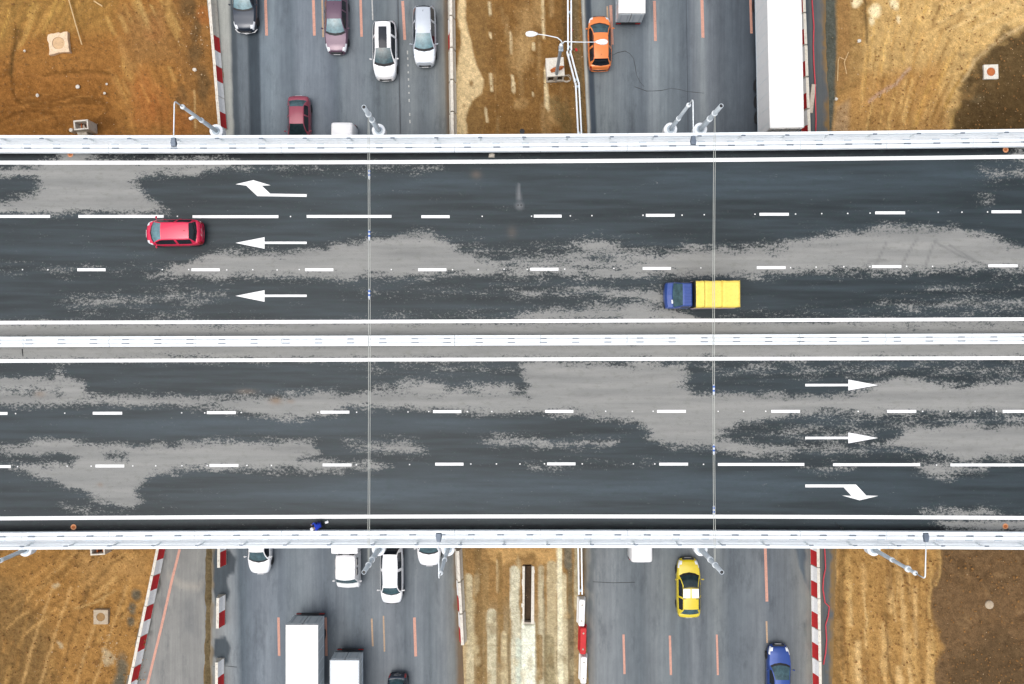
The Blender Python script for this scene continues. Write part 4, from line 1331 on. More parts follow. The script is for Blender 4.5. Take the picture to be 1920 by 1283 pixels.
row_of_blocks([(291 - i * 12.0, 1051 + i * 57.2, -.205, 1) for i in range(5)], 1, ['red'] * 5, 'down from the bridge along the narrow ramp', 'blocks along the ramp')
row_of_blocks([(859.5 + i * 3.2, 1062 + i * 59.6, .05, 1) for i in range(3)], -1, [None, 'white', 'white'], 'down from the bridge along the lower median', 'blocks along the lower median')
row_of_blocks([(1534 + i * 1.0, 1035 + i * 58.6, .015, 1) for i in range(5)], -1, ['white'] * 5, 'down from the bridge along the lower right road edge', 'blocks along the lower right edge')
block(*under(410, 1036), -math.pi / 2, 'lone red and white concrete block half under the lower bridge edge', 'loose blocks beside the ramp', 1, 'white')
block(*under(408, 1150), -math.pi / 2 - .02, 'lone red and white concrete block between the ramp and the motorway', 'loose blocks beside the ramp', 1, 'white')
block(*under(406, 1271), -math.pi / 2, 'lone red and white concrete block at the lower picture edge', 'loose blocks beside the ramp', 1, 'white')

# ---- lower median: white, red, white plastic-clad blocks and the wide kerb
def solid_block(px, py, material, label, L):
    ang = -math.pi / 2 - .03
    t = empty('road_block', P(px, py, Z0) + Vector((0, 0, .015)), ang, label, 'road block', 'filled blocks at the end of the median guard rail')
    prof = [(-.33, 0), (-.33, .12), (-.25, .3), (-.23, .8), (-.2, .84), (.2, .84), (.23, .8), (.25, .3), (.33, .12), (.33, 0)]
    n = len(prof)
    m = MB()
    vs = []
    sts = [(-L / 2, .8), (-L / 2 + .08, 1), (L / 2 - .08, 1), (L / 2, .8)]
    for x, k in sts:
        vs += [(x, y * k, z * (.94 if k < 1 else 1)) for y, z in prof]
    fs = [tuple(range(n)), tuple(range(4 * n - 1, 3 * n - 1, -1))]
    for r in range(3):
        fs += [(r * n + i, r * n + (i + 1) % n, (r + 1) * n + (i + 1) % n, (r + 1) * n + i) for i in range(n)]
    m.add(vs, fs)
    m.build('body', material, t)
    for q in (-.5, .5):
        MB().lathe([(.07, .835), (.07, .865), (.05, .875)], (q * L * .6, 0, 0), 10).build('filler_cap', M['concrete'], t)
solid_block(1089, 1142, M['block_white'], 'white filled road block at the end of the median guard rail', 2.1)
solid_block(1091.5, 1194, M['block_red'], 'red filled road block between two white ones on the median', 2.1)
solid_block(1092.5, 1248, M['block_white'], 'white filled road block below the red one on the median', 2.1)

# ---- steel guard rail on the median
def guard_rail(x0, y0, x1, y1, label):
    p0, p1 = P(x0, y0, Z0), P(x1, y1, Z0)
    d = p1 - p0
    L = d.length
    t = empty('guard_rail', (p0 + p1) / 2, math.atan2(d.y, d.x), label, 'guard rail', 'steel guard rails on the median')
    prof = [(0, .5), (.05, .54), (.05, .62), (.0, .66), (.05, .7), (.05, .78), (0, .82), (-.01, .82), (.035, .78), (.035, .7), (-.015, .66), (.035, .62), (.035, .54), (-.01, .5)]
    n = len(prof)
    for s in (1, -1):
        m = MB()
        vs = [(x, s * (y + .12), z) for x in (-L / 2, L / 2) for y, z in prof]
        m.add(vs, [(i, (i + 1) % n, n + (i + 1) % n, n + i) for i in range(n)] + [tuple(range(n)), tuple(range(2 * n - 1, n - 1, -1))])
        m.box((0, s * .13, .845), (L, .11, .03))
        m.build('beam', M['rail_white'], t)
    k = max(2, int(L / 2))
    pr = None
    for i in range(k):
        x = -L / 2 + .3 + (L - .6) * i / (k - 1)
        if pr is None:
            m = MB(); m.box((0, 0, .38), (.1, .12, .9)); m.box((0, 0, .72), (.2, .22, .1))
            pr = m.build('post', M['zinc'], t); o = pr
        else: o = share('post', pr, t)
        o.location = (x, 0, 0)
guard_rail(1066, -40, 1066.5, 103, 'straight steel guard rail on the median beside the tall double lamp')
guard_rail(1064.5, 104, 1080, 163, 'bent-away steel guard rail on the median beside the orange car')
guard_rail(1080.5, 162, 1085.5, 262, 'steel guard rail on the median running under the upper bridge edge')
guard_rail(1085, 1010, 1086.5, 1108, 'steel guard rail on the median coming out under the lower bridge edge')
# ================================================================== VEHICLES
def car_paint(name, rgb, metal=0.0, rough=0.28):
    m = mat(name, rgb, rough, metal=metal, coat=.6, var=.05, scale=1.4, spec=.5)
    return m
PAINT = dict(
    red=car_paint('paint_red', S(226, 22, 74), .1),
    black=car_paint('paint_dark_blue_black', S(42, 52, 66), .3),
    plum=car_paint('paint_plum', S(104, 78, 96), .3),
    white=car_paint('paint_white', (.80, .80, .80)),
    silver=car_paint('paint_silver', S(206, 214, 222), .3),
    maroon=car_paint('paint_maroon', S(150, 62, 80), .2),
    orange=car_paint('paint_orange', S(246, 140, 70), .1),
    yellow=car_paint('paint_yellow', S(228, 204, 40), .0),
    blue=car_paint('paint_blue', S(34, 72, 150), .3),
    cab_blue=car_paint('paint_cab_blue', S(40, 74, 150), .05, .45),
    grey_white=car_paint('paint_grey_white', S(205, 214, 218), .0, .45),
)

def wheel(t, x, y, R=.33, W=.22, name='wheel'):
    s = 1 if y > 0 else -1
    w = MB().lathe([(R * .55, -W / 2), (R * .93, -W / 2), (R, -W * .32), (R, W * .32), (R * .93, W / 2), (R * .55, W / 2)], (0, 0, 0), 20, 'Y').build(name, M['rubber'], t)
    w.location = (x, y, R)
    m = MB().lathe([(R * .62, -W * .3), (R * .62, W * .44 ), (R * .55, W * .47), (R * .2, W * .4), (R * .12, W * .46)], (0, 0, 0), 20, 'Y')
    r = m.build('rim', M['rim'], w)
    if s < 0: r.rotation_euler = (0, 0, math.pi)
    return w

def loft(stations):
    """stations: list of equal rings (closed) -> verts, quads"""
    n = len(stations[0])
    vs = [p for r in stations for p in r]
    return vs, n

def extract(name, vs, faces, material, parent, lift=0.0, smooth=True):
    """own mesh from a subset of faces"""
    idx = {}
    out, fs = [], []
    for f in faces:
        g = []
        for i in f:
            if i not in idx:
                idx[i] = len(out); out.append(vs[i])
            g.append(idx[i])
        fs.append(tuple(g))
    o = mesh_obj(name, out, fs, material, parent, smooth)
    if lift:
        o.data.update()
        ns = [v.normal.copy() for v in o.data.vertices]
        for v, nn in zip(o.data.vertices, ns):
            v.co += nn * lift
    return o

def interp(x, pts):
    return float(np.interp(x, [p[0] for p in pts], [p[1] for p in pts]))

STYLE = {
    'sedan': dict(zt=[(0, .62), (.015, .86), (.05, 1.0), (.17, 1.02), (.3, .98), (.68, .95), (.74, .92), (.9, .80), (.965, .70), (.99, .58), (1, .46)], H=1.46, axles=(.2, .81), R=.32),
    'hatch': dict(zt=[(0, .6), (.012, .9), (.04, 1.0), (.2, 1.0), (.7, .98), (.8, .95), (.92, .84), (.97, .72), (.99, .6), (1, .46)], H=1.52, axles=(.17, .82), R=.31),
    'suv': dict(zt=[(0, .68), (.012, .98), (.04, 1.08), (.2, 1.08), (.7, 1.06), (.77, 1.04), (.92, .96), (.97, .86), (.99, .70), (1, .52)], H=1.68, axles=(.18, .81), R=.36),
}
def make_car(name, label, cat, L, W, style, paint, cab, loc, heading, screen='screen', group=None, rails=False, pano=None, Hroof=None, plate_front=True, mirrors=True, rear_glass='glass', fin=True, nose=.30, grille=True, bumper_trim=None):
    """cab = (rear glass foot, roof rear, roof front, windscreen foot) as fractions of the length from the rear"""
    st = STYLE[style]
    L = L - .2
    Hr = Hroof or st['H']
    t = empty(name, loc, heading, label, cat, group)
    body = PAINT[paint] if isinstance(paint, str) else paint
    rb, rr, rf, fb = cab
    us = sorted(set(np.round(np.concatenate([np.linspace(0, 1, 41), [.004, .012, .03, .965, .985, .994], [rb, rr, rf, fb]]), 4)))
    ax = [a * L - L / 2 for a in st['axles']]
    R = st['R']
    def hw(u):
        q = abs(2 * u - 1)
        k = nose + .05 if u > .5 else nose * .75 + .03
        return W / 2 * ((1 - k) + k * max(0.0, 1 - q ** 5.2) ** .5) * (1.0 if u < .75 else 1 - .05 * (u - .75) / .25)
    def ztop(u): return interp(u, st['zt'])
    rings = []
    for u in us:
        x = u * L - L / 2
        h, z = hw(u), ztop(u)
        zb = .2 + .12 * max(0, (u - .93) / .07) + .1 * max(0, (.05 - u) / .05)
        for a in ax:
            d = abs(x - a)
            if d < R + .05:
                zb = max(zb, math.sqrt((R + .05) ** 2 - d * d) + .02)
        zm = max(.56 * z, min(zb + .1, z - .16))
        half = [(0, zb), (h * .8, zb), (h * .975, zb + .04), (h, zm), (h * .985, z - .14), (h * .945, z - .05), (h * .875, z - .012), (h * .66, z + .008), (h * .33, z + .024), (0, z + .03)]
        ring = [(x, y, zz) for y, zz in half] + [(x, -y, zz) for y, zz in half[-2:0:-1]]
        rings.append(ring)
    vs, n = loft(rings)
    # bow the nose and tail in plan: centre further out than the corners
    v2 = []
    for i, p in enumerate(vs):
        u = us[i // n]
        h = hw(u)
        b = 0.0
        if u > .82: b = .15 * ((u - .82) / .18) * (1 - (p[1] / (W / 2)) ** 2)
        if u < .1: b = -.09 * ((.1 - u) / .1) * (1 - (p[1] / (W / 2)) ** 2)
        v2.append((p[0] + b, p[1], p[2]))
    vs = v2
    F_ = {'body': [], 'bonnet': [], 'headlightA': [], 'headlightB': [], 'tailA': [], 'tailB': []}
    for i in range(len(us) - 1):
        um = (us[i] + us[i + 1]) / 2
        for k in range(n):
            k2 = (k + 1) % n
            f = (i * n + k, i * n + k2, (i + 1) * n + k2, (i + 1) * n + k)
            key = 'body'
            side = 'A' if k < 9 else 'B'
            kk = k if k < 9 else 17 - k
            if .875 < um < .985 and kk in (4, 5): key = 'headlight' + side
            elif .915 < um < .975 and kk == 6: key = 'headlight' + side
            elif um < .035 and kk in (3, 4, 5): key = 'tail' + side
            elif (fb < um < .955 and kk in (7, 8)) or (fb < um < .90 and kk == 6): key = 'bonnet'
            F_[key].append(f)
    F_['body'].append(tuple(range(n)))
    F_['body'].append(tuple((len(us) - 1) * n + k for k in range(n - 1, -1, -1)))
    extract('body', vs, F_['body'], body, t)
    extract('bonnet', vs, F_['bonnet'], body, t, .006)
    for s in 'AB':
        extract('headlight', vs, F_['headlight' + s], M['lamp'], t, .003)
        extract('tail_light', vs, F_['tail' + s], M['tail'], t, .003)
    # ---- greenhouse
    cs = sorted(set(np.round(np.concatenate([np.linspace(rb, rr, 5), np.linspace(rr, rf, 12), np.linspace(rf, fb, 7)]), 4)))
    crings = []
    for u in cs:
        x = u * L - L / 2
        if u <= rr: hh = (u - rb) / max(rr - rb, 1e-4)
        elif u >= rf: hh = (fb - u) / max(fb - rf, 1e-4)
        else: hh = 1.0
        hh_s = 1 - (1 - hh) ** 1.35 if hh < 1 else 1
        zbelt = ztop(u) - .02
        arch = 1 - .035 * ((u - (rr + rf) / 2) / ((rf - rr) / 2 + .05)) ** 2 if rr <= u <= rf else .965
        zr = zbelt + hh_s * (Hr * arch - zbelt)
        wb = hw(min(max(u, .05), .92)) * .93
        wt = wb - .255 * W / 2 * hh_s - .02
        dz = zr - zbelt
        bow_f = .30 * max(0, min(1, (u - rf + .04) / (fb - rf + .04)))
        bow_r = -.16 * max(0, min(1, (rr + .03 - u) / (rr - rb + .03)))
        half = [(wb, zbelt - .03), (wb - .01, zbelt + .03 * hh), (wt + .01, zbelt + dz * .9), (wt - .055, zbelt + dz * .985), (wt * .55, zr + .018 * hh), (0, zr + .028 * hh)]
        ring = []
        for y, z in half + [(-a, b) for a, b in half[-2::-1]]:
            q = 1 - (abs(y) / wb) ** 2
            ring.append((x + (bow_f + bow_r) * q, y, z))
        crings.append(ring)
    vs, n = loft(crings)
    G = {'roof': [], 'windscreen': [], 'rear_window': [], 'cowl': [], 'sw': {}, 'pillar': []}
    bp = rr + (rf - rr) * .52      # B pillar
    sp_r = rb + (rr - rb) * .75
    for i in range(len(cs) - 1):
        um = (cs[i] + cs[i + 1]) / 2
        for k in range(n - 1):
            f = (i * n + k, i * n + k + 1, (i + 1) * n + k + 1, (i + 1) * n + k)
            kk = k if k < 5 else 9 - k
            s = 'A' if k < 5 else 'B'
            if kk in (0,): G['pillar'].append(f)
            elif kk == 1:
                if sp_r < um < rf + (fb - rf) * .62 and abs(um - bp) > .012 + (cs[i + 1] - cs[i]) * .3:
                    G['sw'].setdefault((s, um > bp), []).append(f)
                else: G['pillar'].append(f)
            elif kk == 2: G['pillar'].append(f)
            else:
                if um > rf + (fb - rf) * .80: G['cowl'].append(f)
                elif um > rf: G['windscreen'].append(f)
                elif um < rr: G['rear_window'].append(f)
                else: G['roof'].append(f)
    extract('roof', vs, G['roof'], body, t, .004)
    extract('pillars', vs, G['pillar'], body, t)
    extract('windscreen', vs, G['windscreen'], M[screen], t)
    extract('wiper_cowl', vs, G['cowl'], M['black'], t)
    extract('rear_window', vs, G['rear_window'], M[rear_glass], t)
    for key, fs in G['sw'].items():
        extract('side_window', vs, fs, M['glass'], t, .003)
    zroof = Hr
    xr0, xr1 = rr * L - L / 2, rf * L - L / 2
    if pano:
        a0, a1 = pano
        fs = [f for f in G['roof'] if a0 < (cs[f[0] // n] + cs[f[2] // n]) / 2 < a1]
        if fs:
            p = extract('glass_roof', vs, fs, M['glass'], t, .010)
            for v in p.data.vertices:
                v.co.y *= .84
    if rails:
        wt = W / 2 * .93 - .255 * W / 2 - .04
        for s in (1, -1):
            MB().tube([(xr0 + .05, s * (wt - .02), Hr * .94), (xr0 + .2, s * wt, Hr + .01), ((xr0 + xr1) / 2, s * (wt + .02), Hr + .035), (xr1 - .25, s * wt, Hr + .01), (xr1 - .08, s * (wt - .02), Hr * .95)], .022, 6).build('roof_rail', M['chrome'] if paint != 'orange' else M['dark'], t, True)
    if fin:
        MB().add([(xr0 + .18, 0, Hr + .0), (xr0 + .34, .025, Hr + .0), (xr0 + .34, -.025, Hr + .0), (xr0 + .2, 0, Hr + .09)], [(0, 1, 3), (0, 3, 2), (1, 2, 3)]).build('aerial_fin', M['dark'], t)
    # wipers
    xf = fb * L - L / 2
    wp = MB()
    for s in (.28, -.34):
        wp.tube([(xf + .02, s, ztop(fb) + .05), (xf - .26, s + .38, ztop(fb) + .19)], .012, 5)
    wp.build('wiper', M['black'], t)
    if mirrors:
        um = rf + (fb - rf) * .72
        xm = um * L - L / 2
        for s in (1, -1):
            m = MB()
            yb = hw(um)
            m.box((xm - .02, s * (yb + .06), ztop(um) + .07), (.05, .12, .05))
            m.box((xm - .02, s * (yb + .13), ztop(um) + .10), (.11, .17, .14), s * .25, .045)
            m.build('door_mirror', body, t)
    for a in ax:
        for s in (1, -1):
            wheel(t, a, s * (W / 2 - .125), R)
    # front and rear trim
    if grille:
        MB().box((L / 2 + .10, 0, .56), (.12, W * .50, .2), 0, .03).build('grille', M['black'], t)
        MB().box((L / 2 + .155, 0, .60), (.03, W * .36, .04), 0, .01).build('grille_bar', M['chrome'], t)
    if bumper_trim:
        MB().tube([(L / 2 - .16, -W * .47, .44), (L / 2 + .06, -W * .36, .42), (L / 2 + .2, 0, .41), (L / 2 + .06, W * .36, .42), (L / 2 - .16, W * .47, .44)], .04, 6).build('bumper_trim', M[bumper_trim], t, True)
    if plate_front:
        MB().box((L / 2 + .18, 0, .46), (.02, .52, .11)).build('number_plate', M['plate'], t)
    MB().box((-L / 2 - .05, 0, .72), (.03, .52, .11)).build('number_plate', M['plate'], t)
    MB().tube([(-L / 2 + .06, -W * .4, .52), (-L / 2 - .05, -W * .2, .52), (-L / 2 - .07, 0, .52), (-L / 2 - .05, W * .2, .52), (-L / 2 + .06, W * .4, .52)], .05, 6).build('rear_bumper_strip', M['dark'], t, True)
    for s in (1, -1):
        m = MB()
        for uu in (bp - .03, rf + (fb - rf) * .1):
            m.box((uu * L - L / 2, s * (hw(uu) + .012), ztop(uu) - .2), (.2, .03, .035), 0, .01)
        m.build('door_handles', body if paint not in ('silver', 'black', 'plum', 'white') else M['chrome'], t)
    return t

SOUTH, NORTH, WEST = -math.pi / 2, math.pi / 2, math.pi
def at(px, py, h=.7, base=Z0):
    p = P(px, py, base + h)
    p.z = base + .004
    return p
def vehicle(x, front, L, heading, h=.55):
    """x: photo column of the middle, front: photo row of the nose"""
    k = F / (H - Z0 - h)
    half = L / 2 * k
    cy = front - half if heading == SOUTH else front + half
    return at(x, cy, h)
TR = 'cars driving on the motorway'
def u_at(front, L, row, h=1.0, south=True):
    """row of the photograph -> fraction of the length from the rear"""
    k = F / (H - Z0 - h)
    d = (front - row) if south else (row - front)
    return 1 - d / (L * k)

make_car('black_car', 'black car with pale headlights and bumper edge, cut by the upper edge', 'car', 4.5, 1.86, 'suv', 'black', (.1, .2, .43, .66), vehicle(461, 60, 4.5, SOUTH), SOUTH, group=TR, bumper_trim='plate', Hroof=1.6)
make_car('plum_sedan', 'plum purple sedan with a pale windscreen and chrome-edged windows', 'car', 4.75, 1.84, 'sedan', 'plum', (.1, .21, .50, .70), vehicle(631.5, 100, 4.75, SOUTH), SOUTH, group=TR, rear_glass='screen', bumper_trim=None)
make_car('white_car', 'white car with a long dark glass roof', 'car', 4.6, 1.9, 'suv', 'white', (.03, .09, .54, .77), vehicle(722.5, 150, 4.6, SOUTH) + Vector((0, 0, 0)), SOUTH + .012, 'screen_dim', group=TR, pano=(.19, .545), Hroof=1.66, fin=False)
make_car('silver_wagon', 'silver estate car beside the upper median blocks', 'car', 4.7, 1.84, 'suv', 'silver', (.03, .10, .535, .76), vehicle(796.5, 124, 4.7, SOUTH), SOUTH + .01, 'screen', group=TR, rails=True, Hroof=1.62)
make_car('maroon_sedan', 'dark maroon sedan with its nose under the upper bridge edge', 'car', 4.35, 1.78, 'sedan', 'maroon', (.11, .25, .56, .74), vehicle(562, 283, 4.35, SOUTH), SOUTH + .005, 'screen_dark', group=TR, rear_glass='screen_dim', fin=False)
make_car('orange_car', 'bright orange car with dark roof rails beside the upper median', 'car', 4.25, 1.86, 'suv', 'orange', (.055, .12, .6, .80), vehicle(1123.5, 33, 4.25, NORTH), NORTH + .02, 'screen_dim', group=TR, rails=True, Hroof=1.64)
make_car('red_hatchback', 'bright red hatchback driving left on the bridge', 'car', 3.92, 1.84, 'hatch', 'red', (.065, .14, .64, .845), P(329, 437.5, .5) * 1.0 - Vector((0, 0, .496)), WEST + .012, 'screen', rear_glass='glass', grille=False, Hroof=1.5)
make_car('white_sedan', 'white sedan with nose out under the lower bridge edge, in the left lane', 'car', 4.5, 1.84, 'sedan', 'white', (.1, .22, .56, .735), vehicle(488, 1075, 4.5, SOUTH), SOUTH, 'screen_dim', group=TR, nose=.36, grille=False)
make_car('white_estate', 'white estate car with roof rails below the bridge', 'car', 4.75, 1.8, 'suv', 'white', (.04, .12, .67, .80), vehicle(735.5, 1130, 4.75, SOUTH), SOUTH, 'screen_dim', group=TR, rails=True, Hroof=1.62)
make_car('white_car', 'white car with only its bonnet out under the lower bridge edge', 'car', 4.5, 1.92, 'sedan', 'white', (.1, .22, .56, .735), vehicle(805, 1060, 4.5, SOUTH), SOUTH, 'screen_dim', group=TR, nose=.34, grille=False)
tx = make_car('yellow_taxi', 'yellow taxi with two pale panels on its roof', 'car', 4.65, 1.86, 'sedan', 'yellow', (.09, .2, .575, .745), vehicle(1290, 1048, 4.65, NORTH), NORTH + .004, 'screen_dark', group=TR, rear_glass='screen_dim', fin=False)
for s in (.33, -.33):
    MB().box((-.1, s, 1.475), (.72, .56, .03), 0, .01).build('roof_panel', M['white_paint'], tx)
MB().box((.34, 0, 1.47), (.05, 1.2, .035)).build('roof_bar', M['dark'], tx)
MB().box((-.52, 0, 1.46), (.05, 1.2, .035)).build('roof_bar', M['dark'], tx)
make_car('blue_sedan', 'blue sedan with pale headlights at the lower edge', 'car', 4.6, 1.84, 'sedan', 'blue', (.1, .22, .485, .69), vehicle(1459, 1210, 4.6, NORTH), NORTH - .01, 'screen_dim', group=TR)
# dark motorcycle-narrow city car at the lower edge
make_car('small_black_car', 'small black car just entering at the lower edge', 'car', 3.6, 1.6, 'hatch', 'black', (.07, .16, .62, .82), vehicle(746, 1263 + 3.6 * 23.4, 3.6, SOUTH), SOUTH, 'screen_dark', group=TR, rear_glass='screen_dim')

# ------------------------------------------------------------------ vans, lorries
def van(label, px, rear_row, L, W, Hh, heading, paint='white', group=TR):
    """panel van seen from behind: rounded box body with a roof that curves down at the rear"""
    k = F / (H - Z0 - Hh)
    cy = rear_row + L / 2 * k if heading == SOUTH else rear_row - L / 2 * k
    p = P(px, cy, Z0 + Hh); p.z = Z0 + .004
    t = empty('white_van', p, heading, label, 'van', group)
    us = [0, .006, .02, .05, .12, .3, .5, .7, .78, .84, .9, .95, .985, 1]
    tops = [Hh - .3, Hh - .1, Hh - .03, Hh, Hh + .01, Hh + .015, Hh + .015, Hh, Hh - .06, Hh - .42, 1.15, 1.02, .85, .6]
    rings = []
    for u, z in zip(us, tops):
        x = u * L - L / 2
        h = W / 2 * (1 - .10 * max(0, (.03 - u) / .03) ** 2 - .16 * max(0, (u - .8) / .2) ** 2)
        zb = .3
        tw = h * (.90 if z > 1.5 else .93)
        half = [(0, zb), (h * .95, zb), (h, zb + .12), (h, 1.0 if z > 1.3 else z * .8), (tw + .04, z - .14), (tw - .03, z - .035), (tw - .14, z), (0, z + .03)]
        rings.append([(x, y, zz) for y, zz in half] + [(x, -y, zz) for y, zz in half[-2:0:-1]])
    vs, n = loft(rings)
    fb_, fw = [], []
    for i in range(len(us) - 1):
        for q in range(n):
            q2 = (q + 1) % n
            f = (i * n + q, i * n + q2, (i + 1) * n + q2, (i + 1) * n + q)
            qq = q if q < 7 else 13 - q
            (fw if (us[i] >= .77 and us[i + 1] <= .91 and qq >= 5) else fb_).append(f)
    fb_ += [tuple(range(n)), tuple((len(us) - 1) * n + q for q in range(n - 1, -1, -1))]
    pm = PAINT[paint]
    extract('body', vs, fb_, pm, t)
    extract('windscreen', vs, fw, M['screen_dim'], t)
    for s in (.36, -.36):
        MB().box((-L / 2 - .03, s * W * .55, 1.0), (.05, W * .40, 1.25), 0, .02).build('rear_door', PAINT['grey_white'], t)
        MB().box((-L / 2 - .06, s * W * .55, 1.3), (.03, W * .3, .45), 0, .01).build('rear_window', M['glass'], t)
        MB().box((-L / 2 - .02, (1 if s > 0 else -1) * W * .46, 1.0), (.06, .1, .4), 0, .02).build('tail_light', M['tail'], t)
    MB().box((-L / 2 - .1, 0, .42), (.16, W * .95, .16), 0, .03).build('rear_bumper', M['dark'], t)
    MB().box((-L / 2 - .19, 0, .46), (.02, .52, .11)).build('number_plate', M['plate'], t)
    for s in (1, -1):
        MB().box((L * .33, s * (W / 2 + .14), 1.25), (.12, .2, .28), 0, .04).build('door_mirror', M['dark'], t)
        for x in (-L * .3, L * .32):
            wheel(t, x, s * (W / 2 - .13), .34)
    return t
van('white panel van, its tail just above the upper bridge edge', 640.5, 228.5, 5.0, 1.78, 2.1, SOUTH)
van('white panel van, its tail out under the lower bridge edge beside the taxi', 1204, 1056, 5.2, 1.72, 2.1, NORTH)

def box_lorry(label, px, rear_row, L, W, Hh, heading, roof_m, side_m, cabm, name='box_lorry', wheels=((-.32,), .40), ribs=0, skirt=False, rear_slope=None, cabL=2.0):
    k = F / (H - Z0 - Hh)
    cy = rear_row + L / 2 * k if heading == SOUTH else rear_row - L / 2 * k
    p = P(px, cy, Z0 + Hh); p.z = Z0 + .004
    t = empty(name, p, heading, label, 'lorry', 'lorries on the motorway')
    fl = 1.3 if L > 6 else 1.05
    bl = L - (cabL + .35 if cabL else 0)
    x0, x1 = -L / 2, -L / 2 + bl
    MB().box(((x0 + x1) / 2, 0, Hh - .02), (bl, W, .06), 0, .02).build('roof', roof_m, t)
    for s in (1, -1):
        sp = MB().box(((x0 + x1) / 2, s * (W / 2 - .02), (fl + Hh) / 2 - .03), (bl - .02, .05, Hh - fl - .06)).build('side_panel', side_m, t)
        MB().box(((x0 + x1) / 2, s * (W / 2 + .012), Hh - .05), (bl, .05, .12), 0, .015).build('top_rail', roof_m, t)
        MB().box(((x0 + x1) / 2, s * (W / 2 + .008), fl + .0), (bl, .04, .08)).build('bottom_rail', M['zinc'], t)
        if ribs:
            for i in range(ribs):
                MB().box((x0 + .5 + i * (bl - 1) / (ribs - 1), s * (W / 2 + .012), (fl + Hh) / 2), (.03, .02, Hh - fl - .3)).build('panel_joint', M['rail_white'], t)
        MB().box((x0 - .0, s * W * .245, (fl + Hh) / 2 - .03), (.06, W * .47, Hh - fl - .2), 0, .01).build('rear_door', side_m, t)
        m = MB()
        for q in (.12, .38):
            m.tube([(x0 - .05, s * W * q, fl + .1), (x0 - .05, s * W * q, Hh - .15)], .02, 6)
        m.build('lock_bar', M['zinc'], t)
    MB().box(((x0 + x1) / 2, 0, fl - .06), (bl, W * .94, .12)).build('floor_frame', M['dark'], t)
    MB().box((x1 - .03, 0, (fl + Hh) / 2), (.06, W - .1, Hh - fl - .1)).build('front_wall', side_m, t)
    MB().box((x0 + .1, 0, .62), (.14, W * .95, .16), 0, .02).build('rear_bumper', M['dark'], t)
    for s in (1, -1):
        MB().box((x0 + .02, s * W * .38, .8), (.06, .4, .14), 0, .02).build('tail_light', M['tail'], t)
    MB().box((L * .0, 0, .78), (L * .9, .8, .22)).build('chassis', M['dark'], t)
    if skirt:
        for s in (1, -1):
            MB().box(((x0 + x1) / 2 + .6, s * (W / 2 - .3), .72), (bl * .42, .05, .4)).build('side_guard', M['zinc'], t)
    if cabL:
        cx = L / 2 - cabL / 2
        ch = min(Hh - .25, 2.5)
        m = MB()
        a, b, w2 = L / 2 - cabL, L / 2, W / 2 - .06
        prof = [(a, .6), (a, ch - .1), (a + .15, ch), (b - .75, ch), (b - .35, ch - .18), (b - .08, 1.5), (b, 1.2), (b, .55)]
        nn = len(prof)
        vsx = [(x, -w2 * (1 if z < 1.6 else .92), z) for x, z in prof] + [(x, w2 * (1 if z < 1.6 else .92), z) for x, z in prof]
        m.add(vsx, [tuple(range(nn - 1, -1, -1)), tuple(range(nn, 2 * nn))] + [(i, (i + 1) % nn, nn + (i + 1) % nn, nn + i) for i in range(nn)])
        m.build('cab', cabm, t)
        MB().add([(b - .35 + .02, -w2 * .8, ch - .17), (b - .35 + .02, w2 * .8, ch - .17), (b - .07, w2 * .86, 1.52), (b - .07, -w2 * .86, 1.52)], [(0, 1, 2, 3)]).build('windscreen', M['screen_dark'], t)
        for s in (1, -1):
            MB().box((a + cabL * .55, s * (w2 * .97), 1.75), (cabL * .4, .05, .6)).build('side_window', M['glass'], t)
            MB().box((b - .3, s * (w2 + .2), 1.9), (.1, .22, .4), 0, .04).build('door_mirror', M['black'], t)
            MB().box((b + .01, s * w2 * .75, .85), (.05, .35, .2), 0, .03).build('headlight', M['lamp'], t)
    rears, fr = wheels
    for s in (1, -1):
        for q in rears:
            wheel(t, L * q, s * (W / 2 - .34), .48, .34)
        if fr is not None:
            wheel(t, L * fr, s * (W / 2 - .34), .48, .3)
    return t
WH, GW = M['white_paint'], PAINT['grey_white']
sl = box_lorry('long white semi-trailer along the upper right edge', 1472, 240, 13.6, 2.5, 3.85, NORTH, WH, WH, WH, 'semi_trailer', ((-.36, -.265, -.17), .3), 12, True, cabL=0)
sl.rotation_euler.z = NORTH + .021
box_lorry('large white box lorry between the two lower lane lines', 566, 1172, 8.5, 2.4, 3.0, SOUTH, WH, PAINT['grey_white'], PAINT['white'], wheels=((-.28,), .40), ribs=7)
box_lorry('smaller pale grey box lorry at the lower edge, rear doors facing the bridge', 646, 1238, 6.6, 2.2, 2.65, SOUTH, PAINT['grey_white'], PAINT['grey_white'], PAINT['white'], wheels=((-.28,), .38), ribs=5)
box_lorry('small white box van with grey rear doors at the upper edge', 1185, 25, 5.6, 2.0, 2.55, NORTH, WH, PAINT['grey_white'], PAINT['white'], 'box_van', ((-.28,), .36), 4, cabL=1.7)

